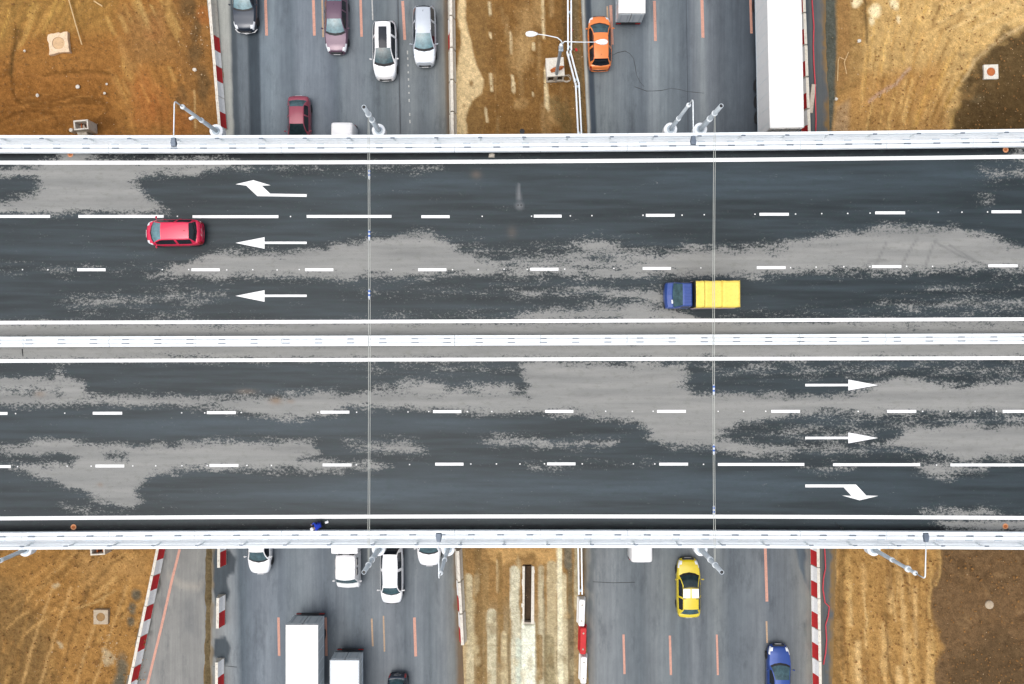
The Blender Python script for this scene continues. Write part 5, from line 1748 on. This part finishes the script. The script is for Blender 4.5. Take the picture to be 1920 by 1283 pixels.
# ---- white double-cab truck with a box, nose out under the lower bridge edge
def double_cab(px, front, L, label):
    p = vehicle(px, front, L, SOUTH, .6)
    t = empty('double_cab_truck', p, SOUTH, label, 'truck', 'lorries on the motorway')
    W, b = 1.8, L / 2
    a = b - 2.75
    w2 = W / 2
    prof = [(a, .5), (a, 1.85), (a + .12, 1.95), (b - 1.1, 1.98), (b - .98, 1.93), (b - .52, 1.28), (b - .44, 1.2), (b - .12, 1.02), (b, .8), (b + .02, .45)]
    nn = len(prof)
    rings = []
    for y, k, dzz in ((-w2, 1, 0), (-w2 * .97, .0, 0), (0, .0, 0), (w2 * .97, .0, 0), (w2, 1, 0)): pass
    ys = [-1, -.93, -.5, 0, .5, .93, 1]
    vs = []
    for q in ys:
        for x, z in prof:
            top = z > 1.25
            yy = q * w2 * (.86 if z > 1.5 else 1.0)
            drop = .12 * (abs(q) > .95) * (1 if top else .3)
            bow = (.12 if x > b - 1.2 else 0) * (1 - q * q) - (.06 if x < a + .2 else 0) * (1 - q * q)
            vs.append((x + bow - (.1 * (abs(q) > .95) if x > b - .5 else 0), yy, z - drop + .03 * (1 - q * q) * (z > .9)))
    fs, ws, rw = [], [], []
    for i in range(len(ys) - 1):
        for j in range(nn):
            j2 = (j + 1) % nn
            f = (i * nn + j, i * nn + j2, (i + 1) * nn + j2, (i + 1) * nn + j)
            if j == 4 and 0 < i < len(ys) - 2: ws.append(f)
            elif j == 0 and False: rw.append(f)
            else: fs.append(f)
    fs += [tuple(range(nn)), tuple((len(ys) - 1) * nn + j for j in range(nn - 1, -1, -1))]
    extract('cab', vs, fs, PAINT['white'], t, 0, False)
    extract('windscreen', vs, ws, M['screen_dim'], t, .004)
    for s in (1, -1):
        for x in (a + .55, a + 1.3):
            MB().box((x, s * (w2 * .925), 1.52), (.55, .06, .42)).build('side_window', M['glass'], t)
        MB().box((b - .62, s * (w2 + .16), 1.3), (.1, .2, .18), 0, .04).build('door_mirror', PAINT['white'], t)
        MB().box((b - .02, s * w2 * .78, .78), (.12, .3, .18), 0, .04).build('headlight', M['lamp'], t)
        wheel(t, b - .75, s * (w2 - .14), .33)
        wheel(t, -b + 1.0, s * (w2 - .1), .33)
    MB().box((a - .03, 0, 1.72), (.04, 1.25, .3), 0, .01).build('rear_window', M['glass'], t)
    bx = MB().box((-b + (a + b) / 2 - .12 - .0, 0, 1.45), (a + b - .28, 2.05, 1.5), 0, .05).build('load_box', PAINT['white'], t)
    MB().box((0, 0, .6), (L * .9, .75, .2)).build('chassis', M['dark'], t)
    return t
double_cab(655, 1098, 5.6, 'white double-cab truck with a wider box behind, under the lower bridge edge')

# ---- blue cab truck with a yellow tarpaulin body on the bridge
def tarp_truck():
    L = 4.65
    c = P(1319, 553.5, 1.2); c.z = .004; c.x = 13.03
    t = empty('tarpaulin_truck', c, WEST + .008, 'small truck with a blue cab and a bright yellow tarpaulin body on the bridge', 'truck')
    b = L / 2                     # nose
    w2 = .9
    # cab
    prof = [(b - 1.56, .5), (b - 1.56, 1.86), (b - 1.48, 1.93), (b - 1.0, 1.95), (b - .9, 1.9), (b - .44, 1.28), (b - .40, 1.2), (b - .1, 1.05), (b, .85), (b + .02, .42)]
    nn = len(prof)
    ys = [-1, -.92, -.5, 0, .5, .92, 1]
    vs = []
    for q in ys:
        for x, z in prof:
            yy = q * w2 * (.88 if z > 1.5 else 1.0)
            edge = abs(q) > .95
            bow = .09 * (1 - q * q) if x > b - .5 else 0
            vs.append((x + bow - (.08 if edge and x > b - .5 else 0), yy, z - (.1 if edge and z > .9 else 0) + .02 * (1 - q * q)))
    fs, ws = [], []
    for i in range(len(ys) - 1):
        for j in range(nn):
            j2 = (j + 1) % nn
            f = (i * nn + j, i * nn + j2, (i + 1) * nn + j2, (i + 1) * nn + j)
            (ws if j == 4 and 0 < i < len(ys) - 2 else fs).append(f)
    fs += [tuple(range(nn)), tuple((len(ys) - 1) * nn + j for j in range(nn - 1, -1, -1))]
    extract('cab', vs, fs, PAINT['cab_blue'], t, 0, False)
    extract('windscreen', vs, ws, M['screen_dim'], t, .004)
    pr = None
    for i in range(7):
        if pr is None:
            pr = MB().box((0, 0, 0), (.5, .07, .05), 0, .012).build('roof_rib', PAINT['cab_blue'], t); o = pr
        else: o = share('roof_rib', pr, t)
        o.location = (b - 1.24, -.6 + i * .2, 1.975)
    MB().box((b - .33, .45, 1.27), (.1, .26, .03), .1).build('paper_sheet', M['plate'], t)
    for s in (1, -1):
        MB().box((b - 1.12, s * (w2 * .93), 1.5), (.55, .06, .4)).build('side_window', M['glass'], t)
        MB().box((b - .62, s * (w2 + .16), 1.35), (.09, .16, .24), 0, .04).build('door_mirror', M['black'], t)
        MB().lathe([(.1, -.02), (.11, .03), (.06, .05)], (0, 0, 0), 12).build('headlight', M['lamp'], t).matrix_local = Matrix.Translation((b - .03, s * .66, .78)) @ Matrix.Rotation(math.pi / 2, 4, 'Y')
        wheel(t, b - .72, s * (w2 - .14), .33)
        wheel(t, -b + .85, s * (w2 - .05), .33)
    MB().box((b + .03, 0, .5), (.12, 1.78, .18), 0, .04).build('front_bumper', M['dark'], t)
    MB().box((0, 0, .6), (L * .95, .7, .2)).build('chassis', M['dark'], t)
    MB().box((-b + 1.5, 0, .86), (3.02, 1.86, .12), 0, .01).build('flatbed', M['dark'], t)
    for s in (1, -1):
        MB().box((-b + 1.5, s * .93, 1.08), (3.0, .05, .36), 0, .01).build('drop_side', mat_pl, t)
    MB().box((-b - .02, 0, 1.08), (.05, 1.86, .36), 0, .01).build('tailgate', mat_pl, t)
    # tarpaulin: three sheets over hoops, slightly sagging
    for nm, xa, xb in (('tarpaulin_sheet', -b + .0, -b + 1.16), ('tarpaulin_sheet', -b + 1.18, -b + 2.36), ('tarpaulin_sheet', -b + 2.38, -b + 2.96)):
        rows, colsn = 9, 13
        vs, fs = [], []
        for i in range(rows):
            u = i / (rows - 1)
            x = xa + (xb - xa) * u
            for j in range(colsn):
                q = j / (colsn - 1) * 2 - 1
                if abs(q) > .84:
                    k = (abs(q) - .84) / .16
                    y = math.copysign(.895 + .03 * k, q); z = 2.30 - k * 1.05
                else:
                    y = q / .84 * .885; z = 2.35 - .05 * (abs(q) / .84) ** 4
                    z -= .035 * math.sin(math.pi * u) * (1 - (q / .84) ** 2)
                y += .012 * math.sin(u * 9 + q * 5)
                vs.append((x, y, z + .006 * math.sin(x * 13 + y * 7)))
        for i in range(rows - 1):
            for j in range(colsn - 1):
                fs.append((i * colsn + j, (i + 1) * colsn + j, (i + 1) * colsn + j + 1, i * colsn + j + 1))
        o = mesh_obj(nm, vs, fs, tarp_m, t, True)
        o.modifiers.new('thickness', 'SOLIDIFY').thickness = .012
    for xx, nm, mm in ((-b - .01, 'tarpaulin_back', tarp_m), (-b + 2.97, 'dark_front_panel', M['dark'])):  # back closed by tarpaulin, front end by a plain dark panel
        MB().box((xx, 0, 1.75), (.02, 1.8, 1.08)).build(nm, mm, t)
    MB().tube([(-b + 1.17, -.9, 1.3), (-b + 1.17, -.9, 2.28), (-b + 1.17, -.8, 2.33), (-b + 1.17, 0, 2.345), (-b + 1.17, .8, 2.33), (-b + 1.17, .9, 2.28), (-b + 1.17, .9, 1.3)], .018, 6).build('hoop', tarp_m, t)
tarp_m = mat('yellow_tarpaulin', S(255, 226, 104), .5, var=.07, scale=2.5, spec=.4, dirt=S(214, 178, 84), dirt_amt=.6, bump=.25)
mat_pl = mat('drop_side_paint', S(150, 130, 150), .6, var=.1)
tarp_truck()

# ================================================================== SMALL THINGS
# tall double-arm street lamp on the median, standing behind its concrete foundation box
def foundation(px, py, wx, wy, hh, ang, label, open_top=False, windows=True):
    t = empty('foundation_box', P(px, py, Z0), ang, label, 'concrete box', 'hollow concrete foundation boxes')
    th = .12
    if open_top:
        for s in (1, -1):
            MB().box((0, s * (wy / 2 - th / 2), hh / 2), (wx, th, hh), 0, .015).build('wall', M['concrete_pale'], t)
            MB().box((s * (wx / 2 - th / 2), 0, hh / 2), (th, wy - 2 * th - .004, hh), 0, .015).build('wall', M['concrete_pale'], t)
        MB().box((0, 0, hh * .3), (wx - 2 * th - .01, wy - 2 * th - .01, .1)).build('inner_floor', M['soil'], t)
        for s in (-.18, .22):
            MB().box((s * wx, 0, hh * .5), (.07, wy - 2 * th - .02, .4)).build('divider', M['rust'], t)
    else:
        MB().box((0, .02, hh - .09), (wx, wy - .04, .18), 0, .02).build('lid', M['concrete_pale'], t)
        MB().box((0, wy / 2 - .1, hh / 2 - .1), (wx - .04, .14, hh - .2)).build('wall', M['concrete_pale'], t)
        for s in (1, -1):
            MB().box((s * (wx / 2 - .08), -.05, hh / 2 - .1), (.12, wy - .3, hh - .2)).build('wall', M['concrete_pale'], t)
        MB().box((0, -wy / 2 + .12, hh / 2 - .1), (.26, .16, hh - .2)).build('wall', M['concrete'], t)
        MB().box((0, -wy / 2 + .12, .12), (wx - .04, .2, .24)).build('sill', M['concrete'], t)
        MB().box((0, 0, .3), (wx - .3, wy - .3, .1)).build('inner_floor', M['soil'], t)
    return t
foundation(*under(1041, 126, 1.3), 1.42, 1.5, 1.3, .07, 'pale concrete foundation box with two dark openings under the tall double lamp')
MB_t = empty('double_street_lamp', P(*under(1043, 141, 1.0), Z0), 0, 'white double-armed street lamp on the median, one head over the orange car', 'street lamp')
MB().lathe([(.24, 0), (.22, .2), (.15, .25), (.14, 1.3), (.115, 5.6), (.105, 6.2)], (0, 0, 0), 16).build('pole', M['zinc'], MB_t, True)
MB().lathe([(.13, 6.15), (.13, 6.5), (.08, 6.56)], (0, 0, 0), 14).build('pole_cap', M['rail_white'], MB_t)
MB().box((.02, -.02, 5.9), (.34, .4, .12), 0, .03).build('clamp', M['zinc'], MB_t)
for sgn, ex, ey, ez in ((-1, -1.75, .42, 7.25), (1, 2.42, -.05, 7.05)):
    m = MB().tube([(.06, 0, 6.5), (.08 + sgn * .03, .02, 6.75), (.08 + sgn * .14, .1 if sgn < 0 else .04, 6.95), (.08 + sgn * .4, .22 if sgn < 0 else .02, ez - .12), (ex * .65, ey * .85, ez - .04), (ex, ey, ez)], [.042, .04, .036, .034, .03, .028], 10)
    arm = m.build('arm', M['rail_white'], MB_t, True)
    hd = MB()
    rr_ = []
    for u, w, h_ in ((0, .07, .05), (.15, .12, .08), (.4, .2, .12), (.7, .21, .12), (.92, .15, .09), (1.0, .05, .04)):
        x = ex + sgn * (u * .85 - .05)
        rr_.append([(x, ey + w * math.cos(a), ez + .02 + h_ * math.sin(a)) for a in np.linspace(0, 2 * math.pi, 12, endpoint=False)])
    vsx = [p for r in rr_ for p in r]
    fsx = [(i * 12 + k, i * 12 + (k + 1) % 12, (i + 1) * 12 + (k + 1) % 12, (i + 1) * 12 + k) for i in range(5) for k in range(12)] + [tuple(range(12)), tuple(60 + k for k in range(11, -1, -1))]
    hd.add(vsx, fsx)
    hd.build('lamp_head', M['white_paint'], arm, True)
rag = MB()
rag.tube([(-.55, -.05, 1.36), (-.3, .06, 1.42), (0, .12, 1.48), (.4, .2, 1.44), (.52, .24, 1.4)], [.05, .1, .12, .1, .04], 8)
rag.tube([(-.5, -.16, 1.36), (-.1, -.05, 1.4), (.42, .1, 1.39)], [.05, .09, .04], 8)
bp_ = P(*under(1045, 131, 1.4), Z0)
o = rag.build('orange_cloth', M['rust'], None, True)
o.location = bp_
set_props(o, 'orange-brown cloth wrapped round the tall double lamp on the concrete box', 'cloth')
cb = MB()
for k in range(3):
    cb.tube([(.25 * (1 + .25 * k) * math.cos(a), .22 * (1 + .2 * k) * math.sin(a), .08 + .02 * k) for a in np.linspace(k, k + 5.6, 18)], .028, 6)
o = cb.build('cable_coil', M['concrete'], None, True)
o.location = P(1062, 148, Z0)
set_props(o, 'pale coil of cable on the earth beside the concrete foundation box', 'cable')

foundation(*under(153, 235, 1.1), 1.15, .78, 1.2, .08, 'white open-topped concrete box with dark inside on the upper left slope', True)
foundation(*under(184, 1031, .9), 1.15, .8, 1.0, .06, 'white concrete box half hidden under the lower bridge edge', True)
o = MB().box((0, 0, .35), (.75, 1.0, .7), .35, .04).build('concrete_stub', M['concrete'], None)
o.location = P(163, 252, Z0); set_props(o, 'grey concrete stub between the open box and the bridge edge', 'concrete block')
o = MB().lathe([(.16, 0), (.16, .5), (.13, .54)], (0, 0, 0), 14).build('marker_post', M['concrete_pale'], None)
o.location = P(*under(133, 244, .5), Z0); set_props(o, 'short round pale post beside the open concrete box', 'post')
o = MB().tube([(-.18, .06, .3), (.18, -.08, .36)], .07, 8).build('pipe_stub', M['concrete_pale'], None)
o.location = P(172, 238, Z0); set_props(o, 'short pale pipe stub right of the open concrete box', 'pipe')

# manhole slabs
def manhole(px, py, w, label, lid, ang=0.0, hh=.22, ragged=False, slab_m=None):
    t = empty('manhole', P(px, py, Z0), ang, label, 'manhole', 'manholes in the bare earth')
    m = MB()
    n = 28
    out = []
    for k in range(n):
        a = (k + .5) / n * 2 * math.pi
        q = max(abs(math.cos(a)), abs(math.sin(a)))
        r = w / 2 / q * (1 + (random.uniform(-.09, .05) if ragged else 0))
        out.append((r * math.cos(a), r * math.sin(a)))
    inn = [(w * .30 * math.cos((k + .5) / n * 2 * math.pi), w * .30 * math.sin((k + .5) / n * 2 * math.pi)) for k in range(n)]
    vs = [(x, y, 0) for x, y in out] + [(x, y, hh) for x, y in out] + [(x, y, hh) for x, y in inn] + [(x, y, hh - .1) for x, y in inn]
    fs = []
    for k in range(n):
        k2 = (k + 1) % n
        fs += [(k, k2, n + k2, n + k), (n + k, n + k2, 2 * n + k2, 2 * n + k), (2 * n + k, 2 * n + k2, 3 * n + k2, 3 * n + k)]
    m.add(vs, fs)
    m.build('slab', slab_m or M['concrete_pale'], t)
    MB().lathe([(w * .29, hh - .12), (w * .29, hh - .03), (w * .25, hh - .015)], (0, 0, 0), 22).build('cover', lid, t)
    return t
manhole(1853.5, 137.5, 1.15, 'square white manhole slab with a round rust-brown cover in the dark earth', M['rust'], .03, .3)
manhole(193, 1154.5, 1.15, 'square grey manhole slab on the lower left slope', mat('cover_earth', S(150, 116, 72), .9, var=.2, scale=5), .0, .3, False, M['concrete_earthy'])
manhole(114, 84, 1.65, 'ragged square manhole slab smeared with pale earth on the upper left slope', mat('cover_sand', S(214, 178, 136), .95, var=.15, scale=4), .12, .3, True, mat('slab_sandy', S(234, 208, 174), .95, var=.12, scale=3, bump=.3, dirt=S(190, 140, 84), dirt_amt=.7))
o = MB().lathe([(.36, 0), (.34, .16), (.24, .22), (.08, .24)], (0, 0, 0), 18).build('round_manhole', M['concrete_earthy'], None)
o.location = P(1853, 1133, Z0 + .02); set_props(o, 'small round earth-dusted manhole cap in the dark lower right field', 'manhole')
hole = MB().lathe([(.2, 0), (.2, .12), (.15, .12), (.15, .04)], (0, 0, 0), 18)
o = hole.build('pipe_end', M['black'], None); o.location = P(979, 247, Z0 + .02)
set_props(o, 'small black pipe end in the brown median at the upper bridge edge', 'pipe')

# drainage slot in the lower median
t = empty('drain_channel', P(990, 1116, Z0), -.012, 'open concrete drain channel with a dark slot in the lower median', 'drain channel')
Lc = 108 * GS
for s in (1, -1):
    MB().box((s * .40, 0, -.23), (.26, Lc, .50), 0, .02).build('side_wall', M['concrete_pale'], t)
for s in (-1,):
    MB().box((0, s * (Lc / 2 - .06), -.2), (.53, .12, .4)).build('end_wall', M['concrete'], t)
MB().box((0, 0, -.5), (.53, Lc - .26, .1)).build('muddy_bed', M['soil'], t)

# drain covers on the bridge deck
for px, py, lab in ((132, 289.5, 'round rusty drain cover on the upper bridge edge near the left corner'), (1885.5, 281, 'round rusty drain cover on the upper bridge edge near the right corner'),
                    (138, 988.5, 'round rusty drain cover on the lower bridge edge near the left corner'), (1885, 987, 'round rusty drain cover on the lower bridge edge near the right corner')):
    t = empty('drain_cover', P(px, py, .003), 0, lab, 'drain cover', 'drain covers on the bridge')
    MB().lathe([(.2, 0), (.2, .02), (.13, .03), (.12, .012)], (0, 0, 0), 20).build('ring', M['rust_pale'], t)
    MB().lathe([(.115, .002), (.11, .016)], (0, 0, 0), 16).build('grate', M['rust'], t)

# odd things on the bridge
o = MB().add([(-.22, -.14, 0), (.2, -.16, 0), (.23, .1, 0), (.02, .17, 0), (-.2, .1, 0), (-.17, -.1, .11), (.14, -.12, .14), (.17, .07, .12), (0, .12, .1), (-.15, .07, .13)],
             [(4, 3, 2, 1, 0), (5, 6, 7, 8, 9), (0, 1, 6, 5), (1, 2, 7, 6), (2, 3, 8, 7), (3, 4, 9, 8), (4, 0, 5, 9)]).build('rubble_lump', M['concrete'], None)
o.location = P(922, 291.5, .003); set_props(o, 'pale rubble lump lying on the asphalt at the upper bridge edge', 'stone')
m = MB()
m.tube([(-.3, .26, .02), (-.2, .1, .02), (-.05, -.02, .03), (.1, -.1, .04)], [.016, .018, .02, .03], 6)
m.tube([(.02, -.06, .05), (.12, -.12, .07), (.26, -.17, .05)], [.05, .09, .04], 8)
o = m.build('broom_head', M['black'], None, True); o.location = P(1574, 986, 0)
set_props(o, 'black brush with a thin handle lying at the lower bridge edge', 'brush')
m = MB(); m.tube([(0, .28, .025), (.02, 0, .02), (.05, -.24, .02)], [.03, .025, .02], 6)
o = m.build('tar_strip', M['black'], None, True); o.location = P(42, 662, 0)
set_props(o, 'short black strip lying on the pale edge below the median barrier', 'strip')

# two black dots of bolts in the cement patch
m = MB()
for s in (-.09, .09):
    m.lathe([(.05, 0), (.05, .02), (.03, .03)], (s, 0, 0), 8)
bolt = MB().lathe([(.05, 0), (.05, .02), (.03, .03)], (0, 0, 0), 8).build('anchor_bolt', M['black'], deck); bolt.location = P(971.5, 385, .0)
share('anchor_bolt', bolt, deck, P(977, 385, .0))

# hose along the upper and lower right edge
def hose(pts, label):
    m = MB(); m.tube([P(x, y, Z0 + .12) for x, y in pts], .05, 7)
    o = m.build('red_hose', M['hose'], None, True)
    set_props(o, label, 'hose', 'red hoses behind the right blocks')
hose([(1521, -20), (1524, 20), (1526, 50), (1525, 85), (1526, 120), (1528, 150), (1529, 190), (1530, 225), (1529, 262)], 'red hose running beside the white trailer behind the blocks')
hose([(1544, 1005), (1547, 1040), (1548, 1065), (1544, 1085), (1543, 1105), (1547, 1130), (1555, 1138), (1553, 1155), (1548, 1172), (1550, 1200), (1548, 1225), (1544, 1246)], 'red hose lying behind the lower right blocks')
# plank beside the last upper right block
o = MB().box((0, 0, .1), (.34, 2.3, .12), -.12, .01).build('kerb_stone', M['concrete'], None)
o.location = P(1521.5, 186, Z0); o.rotation_euler = (0, 0, .0); set_props(o, 'grey kerb stone leaning along the upper right blocks', 'kerb stone')
# laths and wires on the earth
o = MB().tube([P(128, -4, Z0 + .3), P(141, 42, Z0 + .3), P(153.5, 84, Z0 + .3)], .05, 6).build('long_lath', M['wood'], None); set_props(o, 'long thin pale lath on the upper left slope', 'lath')
o = MB().tube([P(1570.5, 152, Z0 + .35), P(1571.5, 115, Z0 + .35), P(1574, 107, Z0 + .35), P(1584, 112, Z0 + .36)], .03, 6).build('bent_wire', M['wood'], None); set_props(o, 'bent pale rod on the dark strip beside the upper right earth field', 'rod', 'bent rods on the earth')
o = MB().tube([P(1587.5, 139, Z0 + .35), P(1583, 117, Z0 + .35), P(1591, 98, Z0 + .35)], .03, 6).build('bent_wire', M['wood'], None); set_props(o, 'forked pale rod right of the bent one on the earth', 'rod', 'bent rods on the earth')
o = MB().tube([P(176, 2, Z0 + .3), P(192, 12, Z0 + .3)], .05, 6).build('short_lath', M['wood'], None); set_props(o, 'short pale lath near the upper left corner', 'lath')

# stones and litter
def stone(px, py, r, label, m_=None):
    me = MB()
    bm = bmesh.new()
    bmesh.ops.create_icosphere(bm, subdivisions=2, radius=r)
    for v in bm.verts:
        v.co *= 1 + mnoise.noise(v.co * (1.3 / r) + Vector((px, py, 0))) * .45
        v.co.z *= .6
    d = bpy.data.meshes.new('stone'); bm.to_mesh(d); bm.free()
    d.materials.append(m_ or M['concrete_pale'])
    o = bpy.data.objects.new('stone', d); COL.objects.link(o)
    o.location = P(px, py, Z0 + .2)
    set_props(o, label, 'stone', 'pale stones on the earth')
stone(146, 163, .17, 'oval pale stone in the wheel ruts of the upper left slope')
stone(70, 179, .13, 'pale stone left of the oval one in the wheel ruts')
stone(200, 158, .09, 'small pale stone right of the ruts, upper of two')
stone(196, 175, .11, 'small pale stone right of the ruts, lower of two')
stone(46, 96, .10, 'small pale stone left of the ragged manhole slab')
stone(365, 131, .16, 'long pale stone beside the red and white blocks on the upper left slope')
stone(1611, 77, .15, 'pale stone in the upper right earth field near the bent rods')
stone(1568, 186, .12, 'pale stone on the dark strip left of the upper right field')
litter = MB()
def scatter(n, x0, x1, y0, y1, r0, r1):
    for _ in range(int(n * .6)):
        p = P(random.uniform(x0, x1), random.uniform(y0, y1), Z0 + random.uniform(.08, .28))
        r = random.uniform(r0, r1)
        vs = [(r * random.uniform(.6, 1.2), 0, 0), (0, r * random.uniform(.6, 1.2), 0), (-r * random.uniform(.6, 1.2), 0, 0), (0, -r * random.uniform(.6, 1.2), 0), (0, 0, r * .7), (0, 0, -r)]
        a = random.uniform(0, 6)
        vs = [(p.x + x * math.cos(a) - y * math.sin(a), p.y + x * math.sin(a) + y * math.cos(a), p.z + z) for x, y, z in vs]
        litter.add(vs, [(0, 1, 4), (1, 2, 4), (2, 3, 4), (3, 0, 4), (1, 0, 5), (2, 1, 5), (3, 2, 5), (0, 3, 5)])
scatter(70, 330, 392, 20, 160, .03, .08)
scatter(120, -10, 390, 0, 250, .02, .05)
scatter(110, 1570, 1790, -10, 240, .02, .06)
scatter(110, 1800, 1930, 70, 240, .02, .05)
scatter(90, 905, 1060, 0, 245, .02, .05)
scatter(40, 1072, 1092, 20, 240, .03, .07)
scatter(150, 60, 270, 1030, 1290, .02, .06)
scatter(90, 190, 220, 1190, 1250, .03, .07)
scatter(140, 1580, 1930, 1030, 1290, .02, .05)
scatter(70, 875, 1080, 1030, 1290, .02, .05)
for i in range(40):
    u = i / 39
    x, y = 1628 + 78 * u + random.uniform(-2, 2), 192 - 64 * u ** 1.4 + random.uniform(-3, 3)
    scatter(2, x - 2, x + 2, y - 2, y + 2, .03, .08)
o = litter.build('rubble', M['gravel'], None); set_props(o, kind='stuff')
litter = MB()
scatter(900, -10, 385, 0, 250, .03, .10)
scatter(800, 1575, 1930, -10, 245, .03, .10)
scatter(400, 910, 1060, 0, 245, .03, .08)
scatter(900, 0, 275, 1030, 1290, .03, .11)
scatter(1100, 1575, 1930, 1030, 1290, .03, .11)
o = litter.build('earth_clods', M['clod'], None); set_props(o, kind='stuff')
# red scraps by the median guard rail
for (px, py, r, lab) in ((1080.5, 94, .13, 'red scrap beside the guard rail left of the orange car'), (1072, 57, .11, 'red scrap at the foot of the straight guard rail')):
    o = MB().box((0, 0, .06), (r * 1.3, r * 1.9, .06), .3, .015).build('red_scrap', M['block_red'], None)
    o.location = P(px, py, Z0 + .04); set_props(o, lab, 'scrap', 'red scraps on the median')

# ------------------------------------------------------------------ worker in blue, crouching at the lower bridge edge
def person():
    base = P(600, 982.5, 0.0)
    J = {}
    verts, edges, rad = [], [], []
    def v(name, p, r):
        J[name] = len(verts); verts.append(Vector(p)); rad.append(r)
    def e(a, b): edges.append((J[a], J[b]))
    # local: the figure faces -x (west); x to the east, y to the north
    v('pelvis', (.20, .02, .42), .15)
    v('waist', (.10, 0, .60), .135)
    v('chest', (-.06, -.02, .78), .16)
    v('neck', (-.16, -.03, .90), .062)
    v('skull', (-.21, -.03, .97), .088)
    v('crown', (-.25, -.03, 1.05), .08)
    e('pelvis', 'waist'); e('waist', 'chest'); e('chest', 'neck'); e('neck', 'skull'); e('skull', 'crown')
    for s, n in ((1, 'L'), (-1, 'R')):
        v('sh' + n, (-.07, -.02 + s * .19, .80), .075)
        v('el' + n, (-.22, -.02 + s * .27, .56), .055)
        v('wr' + n, (-.42, -.02 + s * .16, .38), .038)
        v('palm' + n, (-.48, -.02 + s * .13, .33), .035)
        e('chest', 'sh' + n); e('sh' + n, 'el' + n); e('el' + n, 'wr' + n); e('wr' + n, 'palm' + n)
        v('hip' + n, (.18, .02 + s * .11, .40), .105)
        v('kn' + n, (-.18, .02 + s * .17, .46 if s > 0 else .30), .075)
        v('an' + n, (.10 if s > 0 else .24, .02 + s * .15, .10), .05)
        v('toe' + n, (-.12 if s > 0 else .06, .02 + s * .16, .045), .042)
        e('pelvis', 'hip' + n); e('hip' + n, 'kn' + n); e('kn' + n, 'an' + n); e('an' + n, 'toe' + n)
        for k in range(4):
            f0 = Vector((-.50, -.02 + s * (.13 + (k - 1.5) * .02), .32))
            ln = (.055, .065, .06, .045)[k]
            v(f'f{n}{k}a', f0 + Vector((-.02, 0, -.02)), .0095)
            v(f'f{n}{k}b', f0 + Vector((-.02 - ln * .6, 0, -.03 - ln * .4)), .009)
            v(f'f{n}{k}c', f0 + Vector((-.015 - ln * .7, 0, -.05 - ln * .7)), .008)
            e('palm' + n, f'f{n}{k}a'); e(f'f{n}{k}a', f'f{n}{k}b'); e(f'f{n}{k}b', f'f{n}{k}c')
        v(f't{n}a', (-.47, -.02 + s * .09, .32), .011)
        v(f't{n}b', (-.51, -.02 + s * .075, .29), .0095)
        e('palm' + n, f't{n}a'); e(f't{n}a', f't{n}b')
    me = bpy.data.meshes.new('body')
    me.from_pydata([tuple(p) for p in verts], edges, [])
    o = bpy.data.objects.new('body_tmp', me); COL.objects.link(o)
    sk = o.modifiers.new('skin', 'SKIN')
    for i, r in enumerate(rad):
        me.skin_vertices[0].data[i].radius = (r, r)
    me.skin_vertices[0].data[0].use_root = True
    sm = o.modifiers.new('sub', 'SUBSURF'); sm.levels = 2; sm.render_levels = 2
    dg = bpy.context.evaluated_depsgraph_get()
    nm = bpy.data.meshes.new_from_object(o.evaluated_get(dg))
    bpy.data.objects.remove(o)
    nm.materials.clear()
    for m_ in (M['skin'], M['blue_cloth'], M['navy'], M['rubber']): nm.materials.append(m_)
    names = list(J)
    def zone(nm_):
        if nm_.startswith(('skull', 'crown', 'neck', 'palm', 'f', 't')) and not nm_.startswith('toe'): return 0
        if nm_.startswith(('toe', 'an')): return 3
        if nm_.startswith(('hip', 'kn', 'pelvis')): return 2
        return 1
    for p in nm.polygons:
        c = p.center
        i = min(range(len(verts)), key=lambda q: (verts[q] - c).length - rad[q] * .8)
        p.material_index = zone(names[i]); p.use_smooth = True
    t = empty('person', base, .2, 'worker in a bright blue jacket and white helmet crouching at the lower bridge edge', 'person')
    b = bpy.data.objects.new('body', nm); COL.objects.link(b); b.parent = t
    hm = MB().lathe([(.135, .0), (.13, .04), (.105, .09), (.06, .12), (.01, .13)], (0, 0, 0), 16)
    hm.box((-.12, 0, .01), (.1, .16, .02), 0, .008)
    h = hm.build('helmet', M['helmet'], t, True)
    h.location = (-.255, -.03, 1.06); h.rotation_euler = (0, -.5, 0)
    MB().lathe([(.03, 0), (.03, .012)], (0, 0, 0), 8).build('nose', M['skin'], t).location = (-.31, -.03, .97)
    for s in (.035, -.035):
        MB().lathe([(.012, 0), (.006, .012)], (0, 0, 0), 8).build('eye', M['black'], t).location = (-.30, -.03 + s, .995)
    return t
person()
m = MB()
m.box((0, 0, .06), (.26, .16, .12), .4, .03)
m.tube([(-.1, .02, .14), (0, .06, .2), (.1, .1, .14)], .015, 6)
o = m.build('tool_box', M['helmet'], None); o.location = P(613, 979, 0)
set_props(o, 'small white tool bag beside the worker in blue', 'bag')
